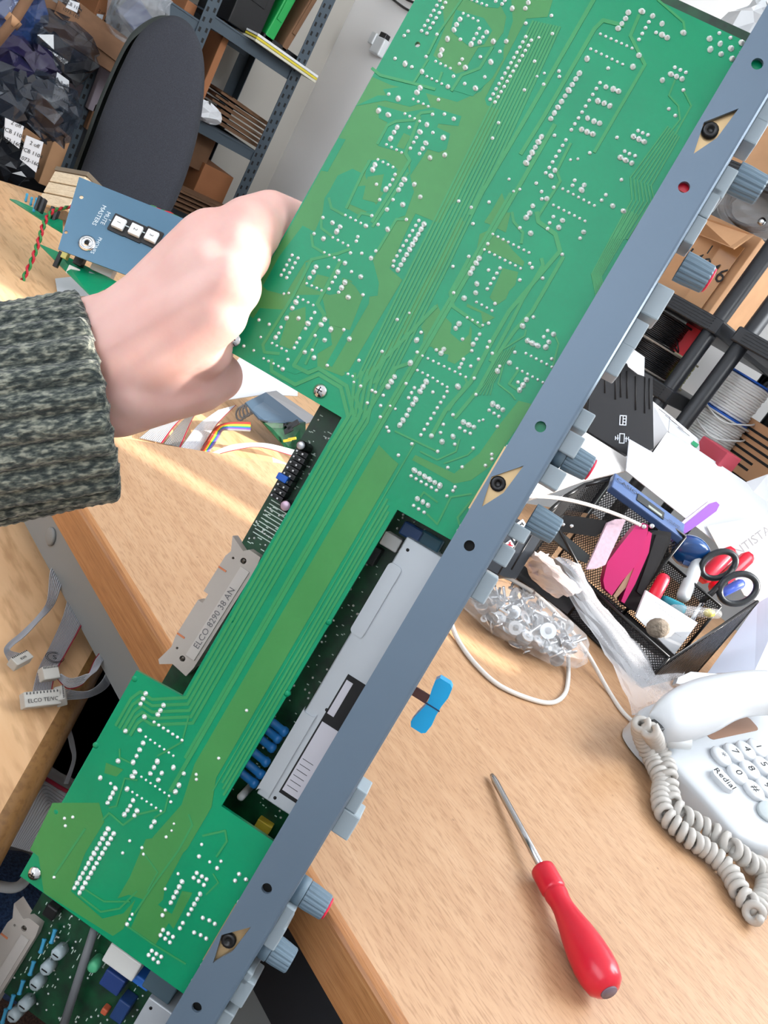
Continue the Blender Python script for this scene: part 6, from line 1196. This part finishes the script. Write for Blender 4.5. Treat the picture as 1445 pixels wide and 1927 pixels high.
for i in range(5):
    p = onshelf(395, 372, 2, SY+.06); o = thing('flat_carton', 'flattened brown carton, %s at the front of the lower shelf' % ['bottom', 'second from the bottom', 'middle', 'second from the top', 'top'][i], 'cardboard', TR(p+Vector((-.05+i*.004, -.06, .004+i*.012))) @ RZ(random.uniform(-5, 5)), 'flattened cartons on the lower shelf')
    MB().box((0, 0, 0), (.34, .1, .005)).build('board', CARD2, o); MB().box((.0, .0, .004), (.3, .08, .002)).build('folded_flap', CARD2, o)
# top shelf: black boxes, green panel, boards
for lb, px, w_, h, m_, tl in [('black equipment case on the top shelf beside the post', 432, .10, .3, BLACK, 0), ('bright green panel standing on the top shelf', 475, .03, .3, mat('green_panel', (20, 150, 70), .4), 6), ('brown hardboard panel leaning on the top shelf', 505, .02, .28, CARD2, 8), ('thin black tray lying on the top shelf', 505, .14, .03, BLACK, 0)]:
    p = onshelf(px, 60+(px-430)*.5, 0, SY+.08); o = thing('stored_item', lb, 'equipment', TR(p+Vector((0, 0, .001))) @ RY(tl)); MB().box((0, .03, h/2+.004), (w_, .18, h), bev=.003).build('body', m_, o); MB().box((0, -.0615, h*.5+.004), (w_*.6, .004, h*.5), bev=.001).build('front_recess', m_, o)
for i, (c, lb) in enumerate([((214, 210, 190), 'cream board edge'), ((214, 196, 60), 'yellow board edge'), ((225, 226, 226), 'white board edge')]):
    p = onshelf(520, 112, 0, SY+.04); o = thing('thin_board', lb+' sticking out on the top shelf', 'board', TR(p+Vector((-.02, -.03, .003+i*.007)))); MB().box((0, .05, 0), (.22, .2, .005)).build('sheet', mat('brd_%d' % i, c, .6), o); MB().box((0, -.0505, 0), (.22, .001, .006)).build('edge_strip', mat('brd_%d' % i, c, .6), o)
# left bays: cartons, dark bags, labels
bxY('carton', 'brown carton with a white label, top left bay of the steel shelving', 165, 60, 222, -30, SY+.06, None, .2, mat('orange_carton', (168, 112, 74)), group=GPC)
LBL = 0
def label_sheet(label, px, Y):
    P = [YP(x, y, Y) for x, y in px]; o = thing('paper_label', label, 'label', P[0], 'handwritten labels on the bags'); k_ = len(P); inv = o.matrix_world.inverted()
    MB().add(P+[p+Vector((0, .002, 0)) for p in P], [tuple(range(k_)), tuple(range(k_, 2*k_))[::-1]]+[(i, k_+i, k_+(i+1) % k_, (i+1) % k_) for i in range(k_)]).build('sheet', PAPER, o, inv)
    c = sum(P, Vector())/k_
    for j, s in enumerate(('2 off', 'PCB 1104', '1073-160')): text(s, .0095, INK, o, inv @ frame(c+Vector((.0, -.001, .015-j*.015)), (1, 0, 0), (0, -1, 0)))
for px, py, lb in [(182, 60, 'leaning uppermost'), (196, 85, 'second'), (205, 105, 'third, nearest the chair')]:
    p = YP(px, py, SY-.03-(px-182)*.004); o = thing('flat_carton', 'flattened dark carton in the left bay, %s of three' % lb, 'cardboard', TR(p) @ RY(8) @ RX(70), 'flattened cartons in the left bay')
    MB().box((0, 0, 0), (.34, .06, .006), RZ(4)).build('board', CARD2, o); MB().box((.01, .012, .006), (.3, .03, .003)).build('folded_flap', CARD2, o)
bxY('carton', 'pale grey open carton in the left bay beside the chair', 165, 205, 222, 130, SY-.02, None, .2, mat('lilac_card', (150, 140, 150), .8), group=GPC)
bxY('carton', 'brown carton below the pale grey one in the left bay', 165, 245, 190, 200, SY-.02, None, .2, CARD2, group=GPC)
bxY('carton', 'brown carton with a bagged board and label standing on the floor side', 72, 345, 135, 260, SY-.35, None, .2, CARD, group=GPC)
M_dbag = mat('dark_clear_film', (38, 46, 58), .08, alpha=.62, spec=1.0, bump=.6, bscale=30); M_pbag = mat('purple_film', (40, 34, 70), .08, alpha=.7, spec=1.0, bump=.6, bscale=30)
for i, (x, y, rx, rz, Y, m_, lb) in enumerate([(20, 25, .075, .07, SY-.1, mat('blue_film', (40, 66, 116), .08, alpha=.7, spec=1.0, bump=.6, bscale=30), 'in the top left corner'), (112, 92, .085, .06, SY-.12, M_dbag, 'in the middle of the left bay'), (45, 128, .07, .05, SY-.2, M_pbag, 'with a purple sheen at the left'), (88, 205, .06, .05, SY-.42, M_dbag, 'on top of the brown carton'), (10, 185, .05, .05, SY-.42, M_dbag, 'at the left edge below the purple one'), (262, 28, .07, .07, SY-.04, FILM, 'behind the top of the chair'), (95, 30, .06, .06, SY-.06, M_dbag, 'between the corner and the leftmost carton'), (12, 300, .05, .04, SY-.36, mat('black_film', (24, 26, 30), .2), 'lowest, black, at the left edge')]):
    p = YP(x, y, Y); o = thing('plastic_bag', 'dark shiny bag of parts, '+lb, 'bag', TR(p), 'bags of parts on the steel shelving')
    g = crumple([[Vector((rx*math.cos(f_)*math.sin(t)**.7, .06*math.sin(f_)*math.sin(t)**.7, -rz*math.cos(t))) for f_ in [2*math.pi*j/16 for j in range(17)]] for t in [math.pi*(i2+.3)/10.6 for i2 in range(11)]], .011, 30+i)
    for r_ in g: r_[-1] = r_[0]
    MB().grid(g, False).build('film', m_, o)
    MB().box((0, 0, -.01), (rx*.9, .05, rz*.8), RY(25), bev=.004).build('contents', [CARD2, mat('dark_contents', (34, 36, 44), .6), mat('blue_contents', (30, 50, 90), .5)][i % 3], o)
label_sheet('handwritten white label on a bag in the left bay', [(108, 136), (130, 152), (128, 210), (98, 188)], SY-.25)
label_sheet('white label on the brown carton beside the pale crate', [(50, 255), (82, 268), (68, 325), (38, 300)], SY-.57)
label_sheet('white label at the left edge under the dark bags', [(10, 222), (45, 238), (36, 280), (8, 258)], SY-.57)
label_sheet('small white label near the top of the left bay', [(132, 0), (150, 6), (145, 24), (124, 14)], SY-.18)
label_sheet('small white tag on the carton near the top left post', [(183, 26), (195, 28), (190, 46), (180, 42)], SY+.03)
o = thing('wooden_batten', 'brown wooden batten leaning at the top left corner', 'batten', D(30, 40, 1.9)); inv = o.matrix_world.inverted()
MB().tube([YP(-20, 95, SY-.35), YP(25, 40, SY-.33), YP(62, -20, SY-.3)], .012, 4).build('stick', CARD2, o, inv); MB().tube([YP(20, 46, SY-.33), YP(30, 34, SY-.33)], .014, 4).build('tape_band', CARD, o, inv)
